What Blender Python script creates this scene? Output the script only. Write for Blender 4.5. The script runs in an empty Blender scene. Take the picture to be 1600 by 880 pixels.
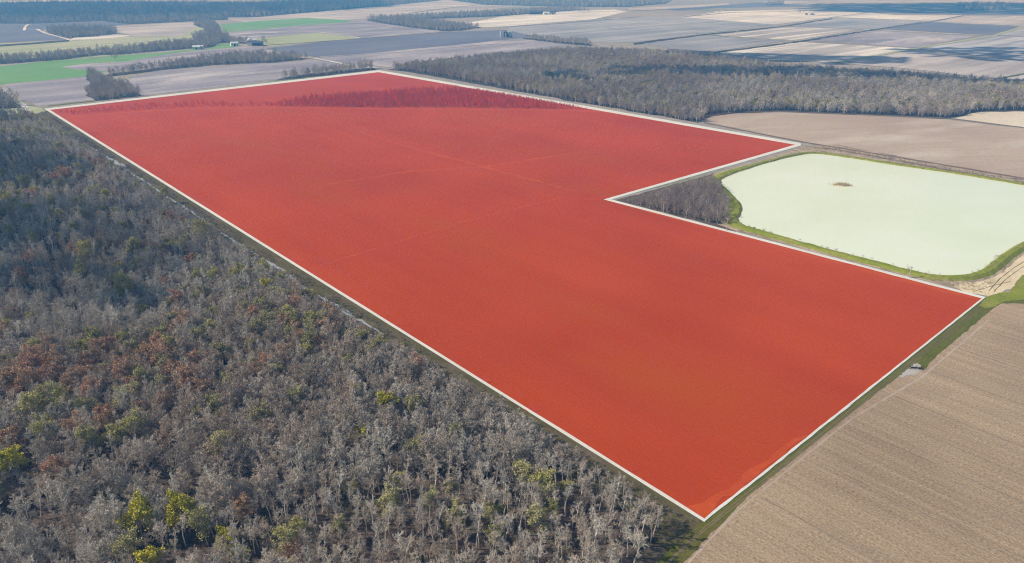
import bpy, bmesh, math, random
import numpy as np
from mathutils import Vector, Matrix
from mathutils.geometry import tessellate_polygon

S = bpy.context.scene
COL = S.collection
R = math.radians
# ------------------------------------------------------------------ camera, light
H = 120.0                        # drone height over the plain
FPX = 1067.0                     # focal length in photo pixels (1600 wide)
PITCH = math.atan((440 + 42) / FPX)
cd = bpy.data.cameras.new("camera"); cam = bpy.data.objects.new("camera", cd); COL.objects.link(cam)
cam.location = (0, 0, H); cam.rotation_euler = (math.pi / 2 - PITCH, 0, 0)
cd.sensor_width = 36; cd.lens = 36 * FPX / 1600; cd.clip_start = 1; cd.clip_end = 60000
S.camera = cam
SUN_EL, SUN_AZ = R(39), R(-86)
sunv = Vector((math.sin(SUN_AZ) * math.cos(SUN_EL), math.cos(SUN_AZ) * math.cos(SUN_EL), math.sin(SUN_EL)))
w = bpy.data.worlds.new("World"); S.world = w; w.use_nodes = True
nt = w.node_tree; sky = nt.nodes.new("ShaderNodeTexSky"); sky.sky_type = 'NISHITA'; sky.sun_disc = False
sky.sun_elevation = SUN_EL; sky.sun_rotation = SUN_AZ; sky.altitude = 100; sky.air_density = 1.2; sky.dust_density = 0.6
nt.links.new(sky.outputs[0], nt.nodes["Background"].inputs[0]); nt.nodes["Background"].inputs[1].default_value = 0.09
sd = bpy.data.lights.new("sun", 'SUN'); sd.energy = 4.9; sd.angle = R(0.53); sd.color = (1, 0.945, 0.87)
so = bpy.data.objects.new("sun", sd); COL.objects.link(so); so.rotation_euler = sunv.to_track_quat('Z', 'Y').to_euler()
so.location = (-300, 0, 400)
S.view_settings.view_transform = 'Standard'; S.view_settings.look = 'None'
S.view_settings.exposure = 0.1; S.view_settings.gamma = 1
S.cycles.max_bounces = 5; S.cycles.diffuse_bounces = 2; S.cycles.transparent_max_bounces = 6
S.cycles.volume_bounces = 0; S.cycles.use_denoising = True; S.cycles.denoising_prefilter = 'NONE'; S.cycles.denoising_input_passes = 'RGB_ALBEDO_NORMAL'; S.cycles.filter_width = 1.15

# ------------------------------------------------------------------ plan geometry
sp, cp = math.sin(PITCH), math.cos(PITCH)
def G(px, py, z=0.0):
    """ground-plan point (metres) of a point of the survey photograph, on the level z"""
    x = (px - 800) / FPX; y = -(py - 440) / FPX
    dy = cp + y * sp; dz = -sp + y * cp
    t = (z - H) / dz
    return np.array([x * t, dy * t])
def PX(x, y, z):
    """photo pixel of a world point (arrays)"""
    dx, dy, dz = x, y, z - H
    d = dy * cp - dz * sp; u = dy * sp + dz * cp
    return 800 + FPX * dx / d, 440 - FPX * u / d
def W(pts, z=0.0): return np.array([G(a, b, z) for a, b in pts])
rng = np.random.default_rng(11); random.seed(5)

# ------------------------------------------------------------------ object helpers
def tag(o, label=None, cat=None, group=None, kind=None):
    if label: o["label"] = label
    if cat: o["category"] = cat
    if group: o["group"] = group
    if kind: o["kind"] = kind
    return o
def link(name, me, mats=(), parent=None):
    for m in mats: me.materials.append(m)
    o = bpy.data.objects.new(name, me); COL.objects.link(o)
    if parent: o.parent = parent
    return o
def empty(name, loc, rz=0.0, sc=1.0):
    o = bpy.data.objects.new(name, None); COL.objects.link(o); o.location = loc; o.rotation_euler = (0, 0, rz); o.scale = (sc,) * 3
    o.empty_display_size = 0.5
    return o
def rough_edge(P, step, amp, seed=0):
    """resample a closed outline and roughen it"""
    r = np.random.default_rng(seed); out = []
    n = len(P)
    for i in range(n):
        a, b = P[i], P[(i + 1) % n]; L = np.linalg.norm(b - a); k = max(1, min(60, int(L / step)))
        nrm = np.array([-(b - a)[1], (b - a)[0]]) / max(L, 1e-6)
        for j in range(k):
            q = a + (b - a) * j / k
            if j: q = q + nrm * r.normal(0, amp)
            out.append(q)
    return np.array(out)
def sheet(name, pts, z, mat, label, cat, rough=None, world=False, kind="structure", seed=1):
    P = np.array(pts) if world else W(pts, 0)
    if rough: P = rough_edge(P, rough[0], rough[1], seed)
    tris = tessellate_polygon([[Vector((p[0], p[1], 0)) for p in P]])
    me = bpy.data.meshes.new(name)
    tt = []
    for t in tris:
        a, b, c = (P[i] for i in t)
        cr = (b[0] - a[0]) * (c[1] - a[1]) - (b[1] - a[1]) * (c[0] - a[0])
        tt.append(t if cr > 0 else (t[0], t[2], t[1]))
    me.from_pydata([(p[0], p[1], z) for p in P], [], tt)
    return tag(link(name, me, [mat]), label, cat, None, kind)
def strip(name, pts, width, z, mat, label, cat, world=False, wob=0.0, seed=0, kind="structure"):
    """a ribbon along a polyline; width in metres (number or list)"""
    P = np.array(pts) if world else W(pts, 0)
    ws = width if hasattr(width, "__len__") else [width] * len(P)
    r = np.random.default_rng(seed); Q = []; WW = []
    for i in range(len(P) - 1):
        L = np.linalg.norm(P[i + 1] - P[i]); k = max(2, min(80, int(L / max(2.5, ws[i] * 1.2))))
        for j in range(k + (i == len(P) - 2)):
            Q.append(P[i] + (P[i + 1] - P[i]) * j / k); WW.append(ws[i] + (ws[i + 1] - ws[i]) * j / k)
    Q = np.array(Q); T = np.gradient(Q, axis=0); T /= np.linalg.norm(T, axis=1)[:, None]; N = np.stack([-T[:, 1], T[:, 0]], 1)
    WW = np.array(WW)
    l = Q + N * (WW * (0.5 + r.normal(0, wob, len(Q))))[:, None]; rr = Q - N * (WW * (0.5 + r.normal(0, wob, len(Q))))[:, None]
    v = [(a[0], a[1], z) for a in l] + [(a[0], a[1], z) for a in rr]; n = len(Q)
    me = bpy.data.meshes.new(name); me.from_pydata(v, [], [(n + i, n + i + 1, i + 1, i) for i in range(n - 1)])
    return tag(link(name, me, [mat]), label, cat, None, kind)

# ------------------------------------------------------------------ materials
def newmat(name, rough=0.9, spec=0.2):
    m = bpy.data.materials.new(name); m.use_nodes = True
    b = m.node_tree.nodes["Principled BSDF"]; b.inputs["Roughness"].default_value = rough
    b.inputs["Specular IOR Level"].default_value = spec
    return m, m.node_tree, b
def N(nt, t, **kw):
    n = nt.nodes.new(t)
    for k, v in kw.items(): setattr(n, k, v)
    return n
def rgba(c): return (c[0], c[1], c[2], 1)
def noise(nt, vec, scale, detail=4, rough=0.55):
    n = N(nt, "ShaderNodeTexNoise"); n.inputs["Scale"].default_value = scale
    n.inputs["Detail"].default_value = detail; n.inputs["Roughness"].default_value = rough
    nt.links.new(vec, n.inputs["Vector"]); return n.outputs["Fac"]
def ramp(nt, fac, a, b, lo=0.0, hi=1.0):
    m = N(nt, "ShaderNodeMapRange"); m.inputs["From Min"].default_value = a; m.inputs["From Max"].default_value = b
    m.inputs["To Min"].default_value = lo; m.inputs["To Max"].default_value = hi
    nt.links.new(fac, m.inputs["Value"]); return m.outputs["Result"]
def mix(nt, fac, a, b):
    m = N(nt, "ShaderNodeMix", data_type='RGBA')
    for i, v in ((0, fac), (6, a), (7, b)):
        if isinstance(v, (int, float)): m.inputs[i].default_value = v
        elif isinstance(v, tuple): m.inputs[i].default_value = rgba(v)
        else: nt.links.new(v, m.inputs[i])
    return m.outputs[2]
def mul(nt, c, f):
    m = N(nt, "ShaderNodeVectorMath", operation='SCALE'); nt.links.new(c, m.inputs[0]); nt.links.new(f, m.inputs["Scale"]); return m.outputs[0]
def mapped(nt, rot, sx, sy):
    t = N(nt, "ShaderNodeTexCoord"); m = N(nt, "ShaderNodeMapping", vector_type='TEXTURE')
    m.inputs["Rotation"].default_value = (0, 0, rot); m.inputs["Scale"].default_value = (sx, sy, 1)
    nt.links.new(t.outputs["Object"], m.inputs["Vector"]); return m.outputs["Vector"]
ROW1, ROW2 = R(132.5), R(41.5)          # the two directions of the local survey grid
def field_mat(name, c1, c2, c3=None, row=ROW1, streak=(90, 6), blotch=140, grain=1.6, gamp=0.25, bump=0.0, samp=0.5, th=(0.35, 0.65), sl=(0.3, 0.7), furrow=0.0):
    """bare or cropped soil: streaks along the rows, wide blotches, fine grain"""
    m, nt, b = newmat(name, 0.95, 0.1)
    v = mapped(nt, row, streak[0], streak[1]); s = ramp(nt, noise(nt, v, 1.0, 5, 0.62), *sl)
    p = mapped(nt, 0, blotch, blotch); bl = ramp(nt, noise(nt, p, 1.0, 4, 0.5), th[0], th[1])
    g = noise(nt, mapped(nt, row, grain * 1.7, grain), 1.0, 4, 0.7)
    sm = N(nt, "ShaderNodeMath", operation='MULTIPLY_ADD'); nt.links.new(s, sm.inputs[0]); sm.inputs[1].default_value = samp; 
    q = N(nt, "ShaderNodeMath", operation='MULTIPLY'); nt.links.new(bl, q.inputs[0]); q.inputs[1].default_value = 1 - samp; nt.links.new(q.outputs[0], sm.inputs[2])
    c = mix(nt, sm.outputs[0], c1, c2)
    if c3:
        e = ramp(nt, noise(nt, mapped(nt, row + 0.2, blotch * 1.6, blotch * .5), 1.0, 5, 0.6), 0.52, 0.7); c = mix(nt, e, c, c3)
    c = mul(nt, c, ramp(nt, g, 0.25, 0.75, 1 - gamp, 1 + gamp))
    nt.links.new(c, b.inputs["Base Color"])
    if bump:
        bp = N(nt, "ShaderNodeBump"); bp.inputs["Strength"].default_value = 1; bp.inputs["Distance"].default_value = bump
        hs = N(nt, "ShaderNodeMath", operation='MULTIPLY_ADD'); nt.links.new(s, hs.inputs[0]); hs.inputs[1].default_value = furrow; nt.links.new(g, hs.inputs[2])
        nt.links.new(hs.outputs[0], bp.inputs["Height"]); nt.links.new(bp.outputs[0], b.inputs["Normal"])
    return m
def plain_mat(name, c, rough=0.8, spec=0.3, var=0.15, scale=2.0):
    m, nt, b = newmat(name, rough, spec)
    n = noise(nt, mapped(nt, 0, 1 / scale, 1 / scale), 1.0, 4)
    base = N(nt, "ShaderNodeRGB"); base.outputs[0].default_value = rgba(c)
    nt.links.new(mul(nt, base.outputs[0], ramp(nt, n, 0.25, 0.75, 1 - var, 1 + var)), b.inputs["Base Color"])
    return m
def tree_mat(name, c1, c2, rough=0.85, trans=0.0):
    """bark or leaf: each tree has its own mix ('tint') and lightness ('shade')"""
    m, nt, b = newmat(name, rough, 0.15)
    a = N(nt, "ShaderNodeAttribute", attribute_type='INSTANCER', attribute_name="tint")
    s = N(nt, "ShaderNodeAttribute", attribute_type='INSTANCER', attribute_name="shade")
    n = noise(nt, mapped(nt, 0, 1.4, 1.4), 1.0, 2)
    c = mix(nt, a.outputs["Fac"], c1, c2)
    c = mul(nt, c, ramp(nt, s.outputs["Fac"], 0, 1, 0.7, 1.3)); c = mul(nt, c, ramp(nt, n, 0.3, 0.7, 0.82, 1.18))
    nt.links.new(c, b.inputs["Base Color"])
    return m
M = {}
M['ground'] = field_mat("plain_soil", (0.25, 0.22, 0.19), (0.34, 0.30, 0.25), (0.17, 0.20, 0.10), blotch=420, streak=(500, 40), grain=6)
M['red'] = field_mat("red_tinted_soil", (0.345, 0.037, 0.004), (0.455, 0.059, 0.008), (0.38, 0.058, 0.004), streak=(260, 16), blotch=95, grain=0.9, gamp=0.10, bump=0.05, samp=0.4)
M['red_track'] = field_mat("red_track", (0.435, 0.060, 0.008), (0.495, 0.075, 0.011), streak=(30, 1), blotch=20, grain=0.8, gamp=0.2)
M['red_edge'] = field_mat('orange_tinted_soil', (0.41, 0.054, 0.009), (0.49, 0.076, 0.012), streak=(8, 3), blotch=9, grain=0.8, gamp=0.15)
M['red_dark'] = field_mat("red_furrow_and_shadow", (0.38, 0.045, 0.012), (0.43, 0.05, 0.012), streak=(30, 3), blotch=20, grain=0.8, gamp=0.2)  # furrow soil, also the colour of the painted tree shadows
M['white'] = field_mat("white_outline", (0.55, 0.53, 0.47), (0.67, 0.655, 0.60), streak=(12, 2), blotch=25, grain=0.7, gamp=0.10, bump=0.05)
M['litter'] = field_mat("leaf_litter", (0.075, 0.055, 0.043), (0.14, 0.105, 0.08), (0.07, 0.075, 0.035), streak=(4, 3), blotch=16, grain=0.8, gamp=0.35, bump=0.15)
M['verge'] = field_mat("verge_grass", (0.075, 0.085, 0.010), (0.135, 0.14, 0.022), (0.13, 0.11, 0.03), row=ROW2, streak=(22, 1.2), blotch=14, grain=0.8, gamp=0.35, bump=0.12)
M['verge_w'] = field_mat("woodside_grass", (0.065, 0.056, 0.026), (0.125, 0.105, 0.042), (0.14, 0.105, 0.07), row=ROW1, streak=(15, 2), blotch=12, grain=0.8, gamp=0.4, bump=0.15)
M['bank'] = field_mat("bank_grass", (0.155, 0.19, 0.016), (0.235, 0.255, 0.028), (0.27, 0.235, 0.07), streak=(9, 5), blotch=12, grain=0.9, gamp=0.3, bump=0.12)
M['dry'] = field_mat("dry_grass", (0.24, 0.185, 0.125), (0.46, 0.37, 0.26), (0.15, 0.115, 0.09), streak=(8, 2), blotch=9, grain=0.8, gamp=0.4, bump=0.2)
M['sand'] = field_mat("sandy_dirt", (0.56, 0.45, 0.28), (0.68, 0.57, 0.38), (0.42, 0.33, 0.2), row=R(60), streak=(16, 1.2), blotch=12, grain=0.8, gamp=0.2, bump=0.1)
M['rut'] = field_mat("wheel_rut", (0.12, 0.09, 0.05), (0.20, 0.15, 0.09), grain=0.8)
M['stubble'] = field_mat("stubble_soil", (0.235, 0.166, 0.104), (0.415, 0.308, 0.202), (0.285, 0.21, 0.14), streak=(75, 1.6), blotch=42, grain=0.42, gamp=0.6, bump=0.12, samp=0.6, furrow=0.7)
M['stubble_dark'] = field_mat('tramline_soil', (0.19, 0.14, 0.095), (0.30, 0.23, 0.16), streak=(20, 1), blotch=12, grain=0.5, gamp=0.4)
M['brown'] = field_mat("brown_field", (0.34, 0.25, 0.19), (0.44, 0.355, 0.275), (0.50, 0.43, 0.35), row=R(10), streak=(70, 5), blotch=110, grain=2, gamp=0.15, samp=0.5)
M['pale'] = field_mat("pale_stubble", (0.52, 0.44, 0.33), (0.66, 0.58, 0.46), streak=(70, 5), blotch=60, grain=2)
M['ditch_soil'] = field_mat("ditch_soil", (0.13, 0.09, 0.07), (0.2, 0.14, 0.1), streak=(20, 1), blotch=10, grain=1)
M['mauve'] = field_mat("hazed_mauve_fallow", (0.18, 0.165, 0.195), (0.36, 0.325, 0.345), (0.46, 0.42, 0.41), row=ROW2, streak=(700, 34), blotch=120, grain=3, sl=(0.41, 0.59))  # cool mauve paints distance haze into the soil colour
M['dark'] = field_mat("hazed_dark_plough", (0.115, 0.12, 0.165), (0.18, 0.18, 0.22), row=ROW2, streak=(700, 34), blotch=160, grain=4, gamp=0.15)  # bluish cast stands in for haze, painted into the plough colour
M['grey'] = field_mat("hazed_grey_fallow", (0.205, 0.205, 0.225), (0.41, 0.40, 0.395), row=ROW2, streak=(700, 34), blotch=160, grain=4, gamp=0.15, sl=(0.41, 0.59))  # grey cooled so that distance haze is painted in
M['tan'] = field_mat("tan_fallow", (0.28, 0.25, 0.24), (0.54, 0.485, 0.45), row=ROW2, streak=(700, 34), blotch=160, grain=4, gamp=0.12, sl=(0.41, 0.59))
M['chalky'] = field_mat("chalky_stubble", (0.36, 0.335, 0.32), (0.74, 0.70, 0.64), row=ROW2, streak=(700, 34), blotch=160, grain=4, gamp=0.12, sl=(0.41, 0.59))
M['striped'] = field_mat("striped_stubble", (0.24, 0.215, 0.215), (0.82, 0.76, 0.67), row=ROW2, streak=(700, 34), blotch=260, grain=4, gamp=0.12, samp=0.75, sl=(0.41, 0.59))
M['wet'] = field_mat("wet_field", (0.22, 0.21, 0.23), (0.52, 0.52, 0.54), row=ROW2, streak=(700, 34), blotch=160, grain=4, gamp=0.12, samp=0.6, sl=(0.41, 0.59))
M['green'] = field_mat("winter_wheat", (0.11, 0.25, 0.075), (0.18, 0.33, 0.115), (0.24, 0.31, 0.15), row=ROW2, streak=(700, 34), blotch=130, grain=3, gamp=0.12)
M['olive'] = field_mat("pasture", (0.28, 0.31, 0.16), (0.38, 0.40, 0.24), (0.44, 0.40, 0.30), row=ROW2, streak=(700, 34), blotch=150, grain=4, gamp=0.12)
M['farwood'] = plain_mat("far_wood_floor", (0.06, 0.055, 0.045), 0.95, 0.1)
def water_mat(name, c1, c2, rough, spec):
    m, nt, b = newmat(name, rough, spec)
    c = mix(nt, ramp(nt, noise(nt, mapped(nt, 0.4, 70, 40), 1.0, 3), 0.35, 0.65), c1, c2)
    nt.links.new(c, b.inputs["Base Color"])
    bp = N(nt, "ShaderNodeBump"); bp.inputs["Strength"].default_value = 0.25; bp.inputs["Distance"].default_value = 0.02
    nt.links.new(noise(nt, mapped(nt, 0.3, 0.8, 0.35), 1.0, 3), bp.inputs["Height"]); nt.links.new(bp.outputs[0], b.inputs["Normal"])
    return m
M['pond'] = water_mat("milky_water", (0.69, 0.735, 0.525), (0.73, 0.77, 0.60), 0.16, 0.35)
M['slough'] = water_mat("ditch_water", (0.25, 0.27, 0.28), (0.34, 0.35, 0.35), 0.06, 0.6)
M['puddle'] = water_mat("puddle_water", (0.40, 0.36, 0.31), (0.50, 0.46, 0.40), 0.1, 0.5)
M['bark'] = tree_mat("bark", (0.72, 0.665, 0.585), (0.52, 0.425, 0.335))
M['twig'] = tree_mat("twig", (0.57, 0.52, 0.445), (0.43, 0.335, 0.25))
M['bud'] = tree_mat("bud_leaf", (0.42, 0.38, 0.11), (0.38, 0.35, 0.17))
M['lime'] = tree_mat("lime_leaf", (0.50, 0.46, 0.04), (0.52, 0.44, 0.05))
M['rust'] = tree_mat("russet_leaf", (0.46, 0.25, 0.15), (0.48, 0.31, 0.18))
M['reedm'] = tree_mat("dry_reed", (0.55, 0.45, 0.29), (0.42, 0.34, 0.22))
M['redtwig'] = tree_mat("red_twig", (0.66, 0.10, 0.022), (0.76, 0.125, 0.03))
M['brush'] = tree_mat("brush_twig", (0.38, 0.32, 0.27), (0.33, 0.25, 0.195))
M['evergreen'] = tree_mat("evergreen_leaf", (0.05, 0.08, 0.025), (0.09, 0.11, 0.03))
M['wood'] = plain_mat("weathered_pole_wood", (0.45, 0.40, 0.35), 0.8, 0.2)
M['deadwood'] = plain_mat("wet_dead_wood", (0.025, 0.02, 0.017), 0.7, 0.3)
M['wallw'] = plain_mat("white_siding", (0.78, 0.77, 0.74), 0.6, 0.3)
M['roofd'] = plain_mat("dark_roof_sheet", (0.07, 0.065, 0.075), 0.6, 0.4)
M['roofl'] = plain_mat("galvanised_roof", (0.62, 0.64, 0.66), 0.35, 0.5)
M['binm'] = plain_mat("galvanised_bin", (0.66, 0.68, 0.68), 0.35, 0.5)
M['bing'] = plain_mat("pale_green_bin", (0.42, 0.52, 0.36), 0.45, 0.5)
M['darkm'] = plain_mat("dark_opening", (0.03, 0.03, 0.035), 0.8, 0.2)
M['steel'] = plain_mat("machine_paint", (0.16, 0.17, 0.18), 0.5, 0.4)

# ------------------------------------------------------------------ ground and fields
me = bpy.data.meshes.new("ground"); B = 14000
me.from_pydata([(-B, -B, 0), (B, -B, 0), (B, B, 0), (-B, B, 0)], [], [(0, 1, 2, 3)])
tag(link("ground", me, [M['ground']]), "flat grey-brown farm plain running out to the horizon", "ground", None, "structure")

FIELDS = [  # name, material, label, outline in photo pixels
 ('field', 'dark', "blue-grey ploughed field at the far left behind the round wood", [(-80,37),(50,37),(180,33),(206,39),(178,42),(110,41),(70,45),(68,50),(108,62),(60,64),(-80,71)]),
 ('field', 'tan', "tan striped field right of the block wood in the far left", [(170,41),(206,39),(300,35),(310,40),(285,56),(210,56),(180,50)]),
 ('field', 'chalky', "chalk-white strip of stubble along the block wood's lower edge", [(108,63),(118,58),(180,54),(206,56),(180,59),(120,64)]),
 ('field', 'olive', "pale olive pasture between the hedge line and the long tree belt", [(-80,72),(108,63),(200,58),(285,56),(310,40),(330,38),(345,60),(300,70),(200,85),(-80,106)]),
 ('field', 'green', "bright green winter wheat field at the far left", [(-80,150),(-80,106),(0,104),(100,93),(250,83),(300,77),(330,76),(260,85),(200,96),(130,100),(95,105),(120,109),(165,108),(163,113),(130,120),(60,127),(10,131)]),
 ('field', 'green', "small green paddock beside the white farm shed", [(318,78),(345,69),(375,67),(372,73),(350,76)]),
 ('field', 'mauve', "dull mauve strip between green wheat and the long dark wood", [(95,105),(130,100),(200,96),(260,85),(330,77),(372,74),(425,74),(440,80),(330,100),(165,112)]),
 ('field', 'mauve', "mauve fallow field below the green wheat at far left", [(10,132),(130,120),(160,128),(150,140),(155,155),(60,166),(45,160),(10,138)]),
 ('field', 'mauve', "mauve fallow field just beyond the red field's upper left edge", [(180,128),(245,110),(440,97),(490,94),(560,100),(595,107),(430,125),(220,150)]),
 ('field', 'tan', "pinkish tan field along the far blue woods", [(355,31),(480,20),(600,10),(690,0),(860,-1),(900,2),(760,15),(690,22),(570,29),(520,33),(400,37)]),
 ('field', 'green', "light green wheat field right of the knob-shaped wood", [(345,38),(400,33),(480,28),(548,32),(540,36),(470,40),(360,50),(348,48)]),
 ('field', 'mauve', "mauve field striped with pale water behind the farmstead", [(360,51),(470,40),(545,35),(570,33),(640,43),(690,49),(560,60),(500,51),(395,60),(362,57)]),
 ('field', 'olive', "olive pasture right of the farmstead", [(395,61),(500,51),(562,60),(420,73),(410,70)]),
 ('field', 'dark', "broad blue-grey ploughed field in the middle distance", [(415,76),(500,66),(700,50),(790,47),(835,57),(815,60),(700,72),(500,90),(440,82)]),
 ('field', 'mauve', "mauve-brown field in front of the broad ploughed one", [(490,92),(500,90),(700,72),(815,60),(920,68),(870,74),(760,85),(620,107),(560,100)]),
 ('field', 'chalky', "pale stubble field behind the wedge-shaped wood", [(722,37),(760,31),(800,22),(880,17),(960,15),(980,18),(930,30),(800,41),(752,43)]),
 ('field', 'grey', "grey field right of the grain bins", [(790,47),(800,42),(930,31),(1000,26),(1090,54),(990,67),(925,66),(835,57)]),
 ('field', 'tan', "pink strip at the top under the far blue haze", [(980,13),(1060,9),(1140,5),(1140,8),(1060,13),(985,17)]),
 ('field', 'dark', "violet ploughed band far off near the top middle", [(1040,15),(1180,4),(1240,5),(1260,10),(1120,13),(1060,17)]),
 ('field', 'chalky', "chalky field with the small machinery yard", [(1065,27),(1130,18),(1250,15),(1310,17),(1350,20),(1300,27),(1210,39),(1120,31)]),
 ('field', 'grey', "grey fallow field left of the chalky far field", [(940,31),(1000,26),(1065,27),(1120,31),(1212,39),(1095,53)]),
 ('field', 'striped', "white-striped stubble field beyond the right wood's middle", [(1102,53),(1215,42),(1350,46),(1240,63),(1140,57)]),
 ('field', 'grey', "grey-mauve field touching the right wood's back edge", [(1000,67),(1095,55),(1228,64),(1118,81),(1050,77)]),
 ('field', 'striped', "striped pale field running up to the right wood", [(1122,83),(1250,66),(1428,76),(1320,98),(1230,95)]),
 ('field', 'mauve', "mauve field between two pale roads on the right", [(1258,64),(1352,48),(1525,57),(1432,75)]),
 ('field', 'grey', "grey field above the pale road on the right", [(1220,41),(1300,28),(1450,34),(1368,46)]),
 ('field', 'dark', "dark violet ploughed field between the pale roads", [(1375,45),(1452,35),(1592,42),(1548,55)]),
 ('field', 'chalky', "chalk-white strip under the far blue wooded band", [(1305,27),(1360,20),(1400,24),(1505,24),(1455,33)]),
 ('field', 'tan', "tan field at the upper right edge", [(1460,34),(1505,25),(1700,26),(1700,45),(1600,41)]),
 ('field', 'grey', "grey-tan field at the right edge above the wet field", [(1560,55),(1600,43),(1700,47),(1700,62)]),
 ('field', 'wet', "blue-white waterlogged field at the right edge", [(1440,76),(1552,57),(1700,63),(1700,103),(1620,98),(1520,86)]),
 ('field', 'tan', "broad tan field behind the right wood", [(1310,99),(1432,77),(1520,87),(1620,99),(1700,104),(1700,140),(1560,124),(1420,108)]),
 ('field', 'tan', "pale pink band of fields at the upper right skyline", [(1180,3),(1300,1),(1700,0),(1700,6),(1480,4),(1330,5),(1260,9)]),
 ('field', 'dark', "band of land at the upper right, painted in cloud-shade blue-violet", [(1262,18),(1340,7),(1480,5),(1700,7),(1700,25),(1500,23),(1365,20)]),  # cloud shade and haze painted into this band's dark colour
 ('field', 'chalky', "pale bright field strip at the very top left", [(-80,4),(20,2),(115,0),(118,3),(60,5),(-80,9)]),
 ('field', 'olive', "pale roadside grass at the left wood's far corner", [(-80,180),(-80,172),(35,164),(66,169),(70,177),(45,184)]),
 ('field', 'pale', "pale straw-coloured field wedge at the right edge", [(1492,185),(1515,178),(1535,174),(1720,172),(1720,214),(1600,199)]),
 ('field', 'brown', "brown tilled field between right wood and pond", [(1100,190),(1112,181),(1145,177),(1220,176),(1350,181),(1480,187),(1600,201),(1720,216),(1720,306),(1600,278),(1420,248),(1256,222)]),
]
for i, (nm, mt, lb, pts) in enumerate(FIELDS):
    sheet(nm, pts, 0.05 + 0.012 * i if i < len(FIELDS) - 3 else 0.02 + 0.008 * (i - len(FIELDS) + 3), M[mt], lb, "field", rough=(25, 0.8), seed=i)
# far dark wood floors get their own sheets together with their trees (below)
sheet("stubble_field", [(1000,1010),(1050,885),(1112,822),(1180,750),(1300,655),(1405,585),(1450,560),(1545,485),(1565,474),(1600,470),(1760,478),(2100,800),(2300,1100)], 0.04, M['stubble'],
      "wide brown stubble field right of the white strip", "field", rough=(4, 0.25))
strip("headland_track", [(1075,880),(1150,800),(1240,727),(1330,655),(1440,590),(1545,500)], 0.5, 0.055, M['brown'], "thin pale wheel line along the stubble field's edge", "track", wob=0.2)
_d = np.array([math.cos(ROW1), math.sin(ROW1)]); _d = _d if _d[1] < 0 else -_d
for k, t_ in enumerate((.10, .24, .37, .52, .66, .80, .93)):
    a_ = G(1130, 830) * (1 - t_) + G(1555, 500) * t_
    strip("tramline", [a_, a_ + _d * 60, a_ + _d * 140], .45, .06 + .002 * k, M['stubble_dark'], "faint darker tramline running across the stubble field, " + ("nearest", "second nearest", "third nearest", "fourth nearest", "fifth nearest", "sixth nearest", "farthest")[k] + " to the red corner", "tramline", world=True, wob=.3, seed=k)
sheet("verge", [(880,1010),(1000,900),(1101,812),(1535,466),(1580,456),(1640,455),(1640,476),(1565,474),(1552,482),(1462,558),(1444,578),(1405,588),(1300,668),(1180,765),(1118,828),(1060,888),(1000,1010)], 0.06, M['verge'],
      "olive grass verge with wheel ruts beside the white strip", "verge", rough=(2, 0.14))
for k, off in enumerate((6, 11)):
    strip("wheel_rut", [(960,955),(1101,818+off),(1250,698.5+off),(1400,578+off),(1535,470+off)], 0.35, 0.075 + .004 * k, M['rut'],
          ("dark wheel rut in the verge nearer the white strip", "dark wheel rut in the verge nearer the stubble")[k], "rut", wob=0.15, seed=k)
# red overlay graphic over a field, its tint and white outline built solid
RED = [(78,172),(592,113),(1243,226.4),(944,312),(1534,466.7),(1100.5,811.5)]
OUT = [(65.6,169.5),(592,108.3),(1255,223),(1256,228.5),(961,312.5),(1543,464.3),(1101,817.5)]
sheet("red_tinted_field", RED, 0.08, M['red'], "huge field tinted red-orange by the overlay, inside its white outline strip", "field")
ri = W(RED); ro = W(OUT); rm = [ri[0], ri[1], ri[2], ri[2], ri[3], ri[4], ri[5]]; ro = np.array([a + (b - a) * .68 for a, b in zip(rm, ro)])
def subdiv_strip(name, inner, outer, z, mat, label, cat, h=0.12):
    vi = []; vo = []
    for i in range(len(inner) - 1):
        k = 60
        for j in range(k + (i == len(inner) - 2)):
            vi.append(inner[i] + (inner[i + 1] - inner[i]) * j / k); vo.append(outer[i] + (outer[i + 1] - outer[i]) * j / k)
    n = len(vi); v = []
    r = np.random.default_rng(3)
    for a, b in zip(vi, vo):
        d = b - a; L = np.linalg.norm(d); e = d / max(L, 1e-6)
        a = a - e * abs(r.normal(0, .12)); b = b + e * abs(r.normal(0, .1))
        v += [(*(a - e * .02), 0.02), (*(a + d * .03), z + h), (*(b - d * .03), z + h), (*(b + e * .02), 0.02)]
    f = []
    for i in range(n - 1):
        for j in range(3): f.append((4 * i + j, 4 * (i + 1) + j, 4 * (i + 1) + j + 1, 4 * i + j + 1))
    me = bpy.data.meshes.new(name); me.from_pydata(v, [], f)
    bm = bmesh.new(); bm.from_mesh(me); bmesh.ops.recalc_face_normals(bm, faces=bm.faces); bm.to_mesh(me); bm.free()
    return tag(link(name, me, [mat]), label, cat, None, "structure")
subdiv_strip("boundary_outline", [ri[0], ri[1], ri[2], ri[2], ri[3], ri[4], ri[5], ri[0]], [ro[0], ro[1], ro[2], ro[3], ro[4], ro[5], ro[6], ro[0]], 0.10, M['white'],
             "white overlay outline strip running round the whole red field", "path")
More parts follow.
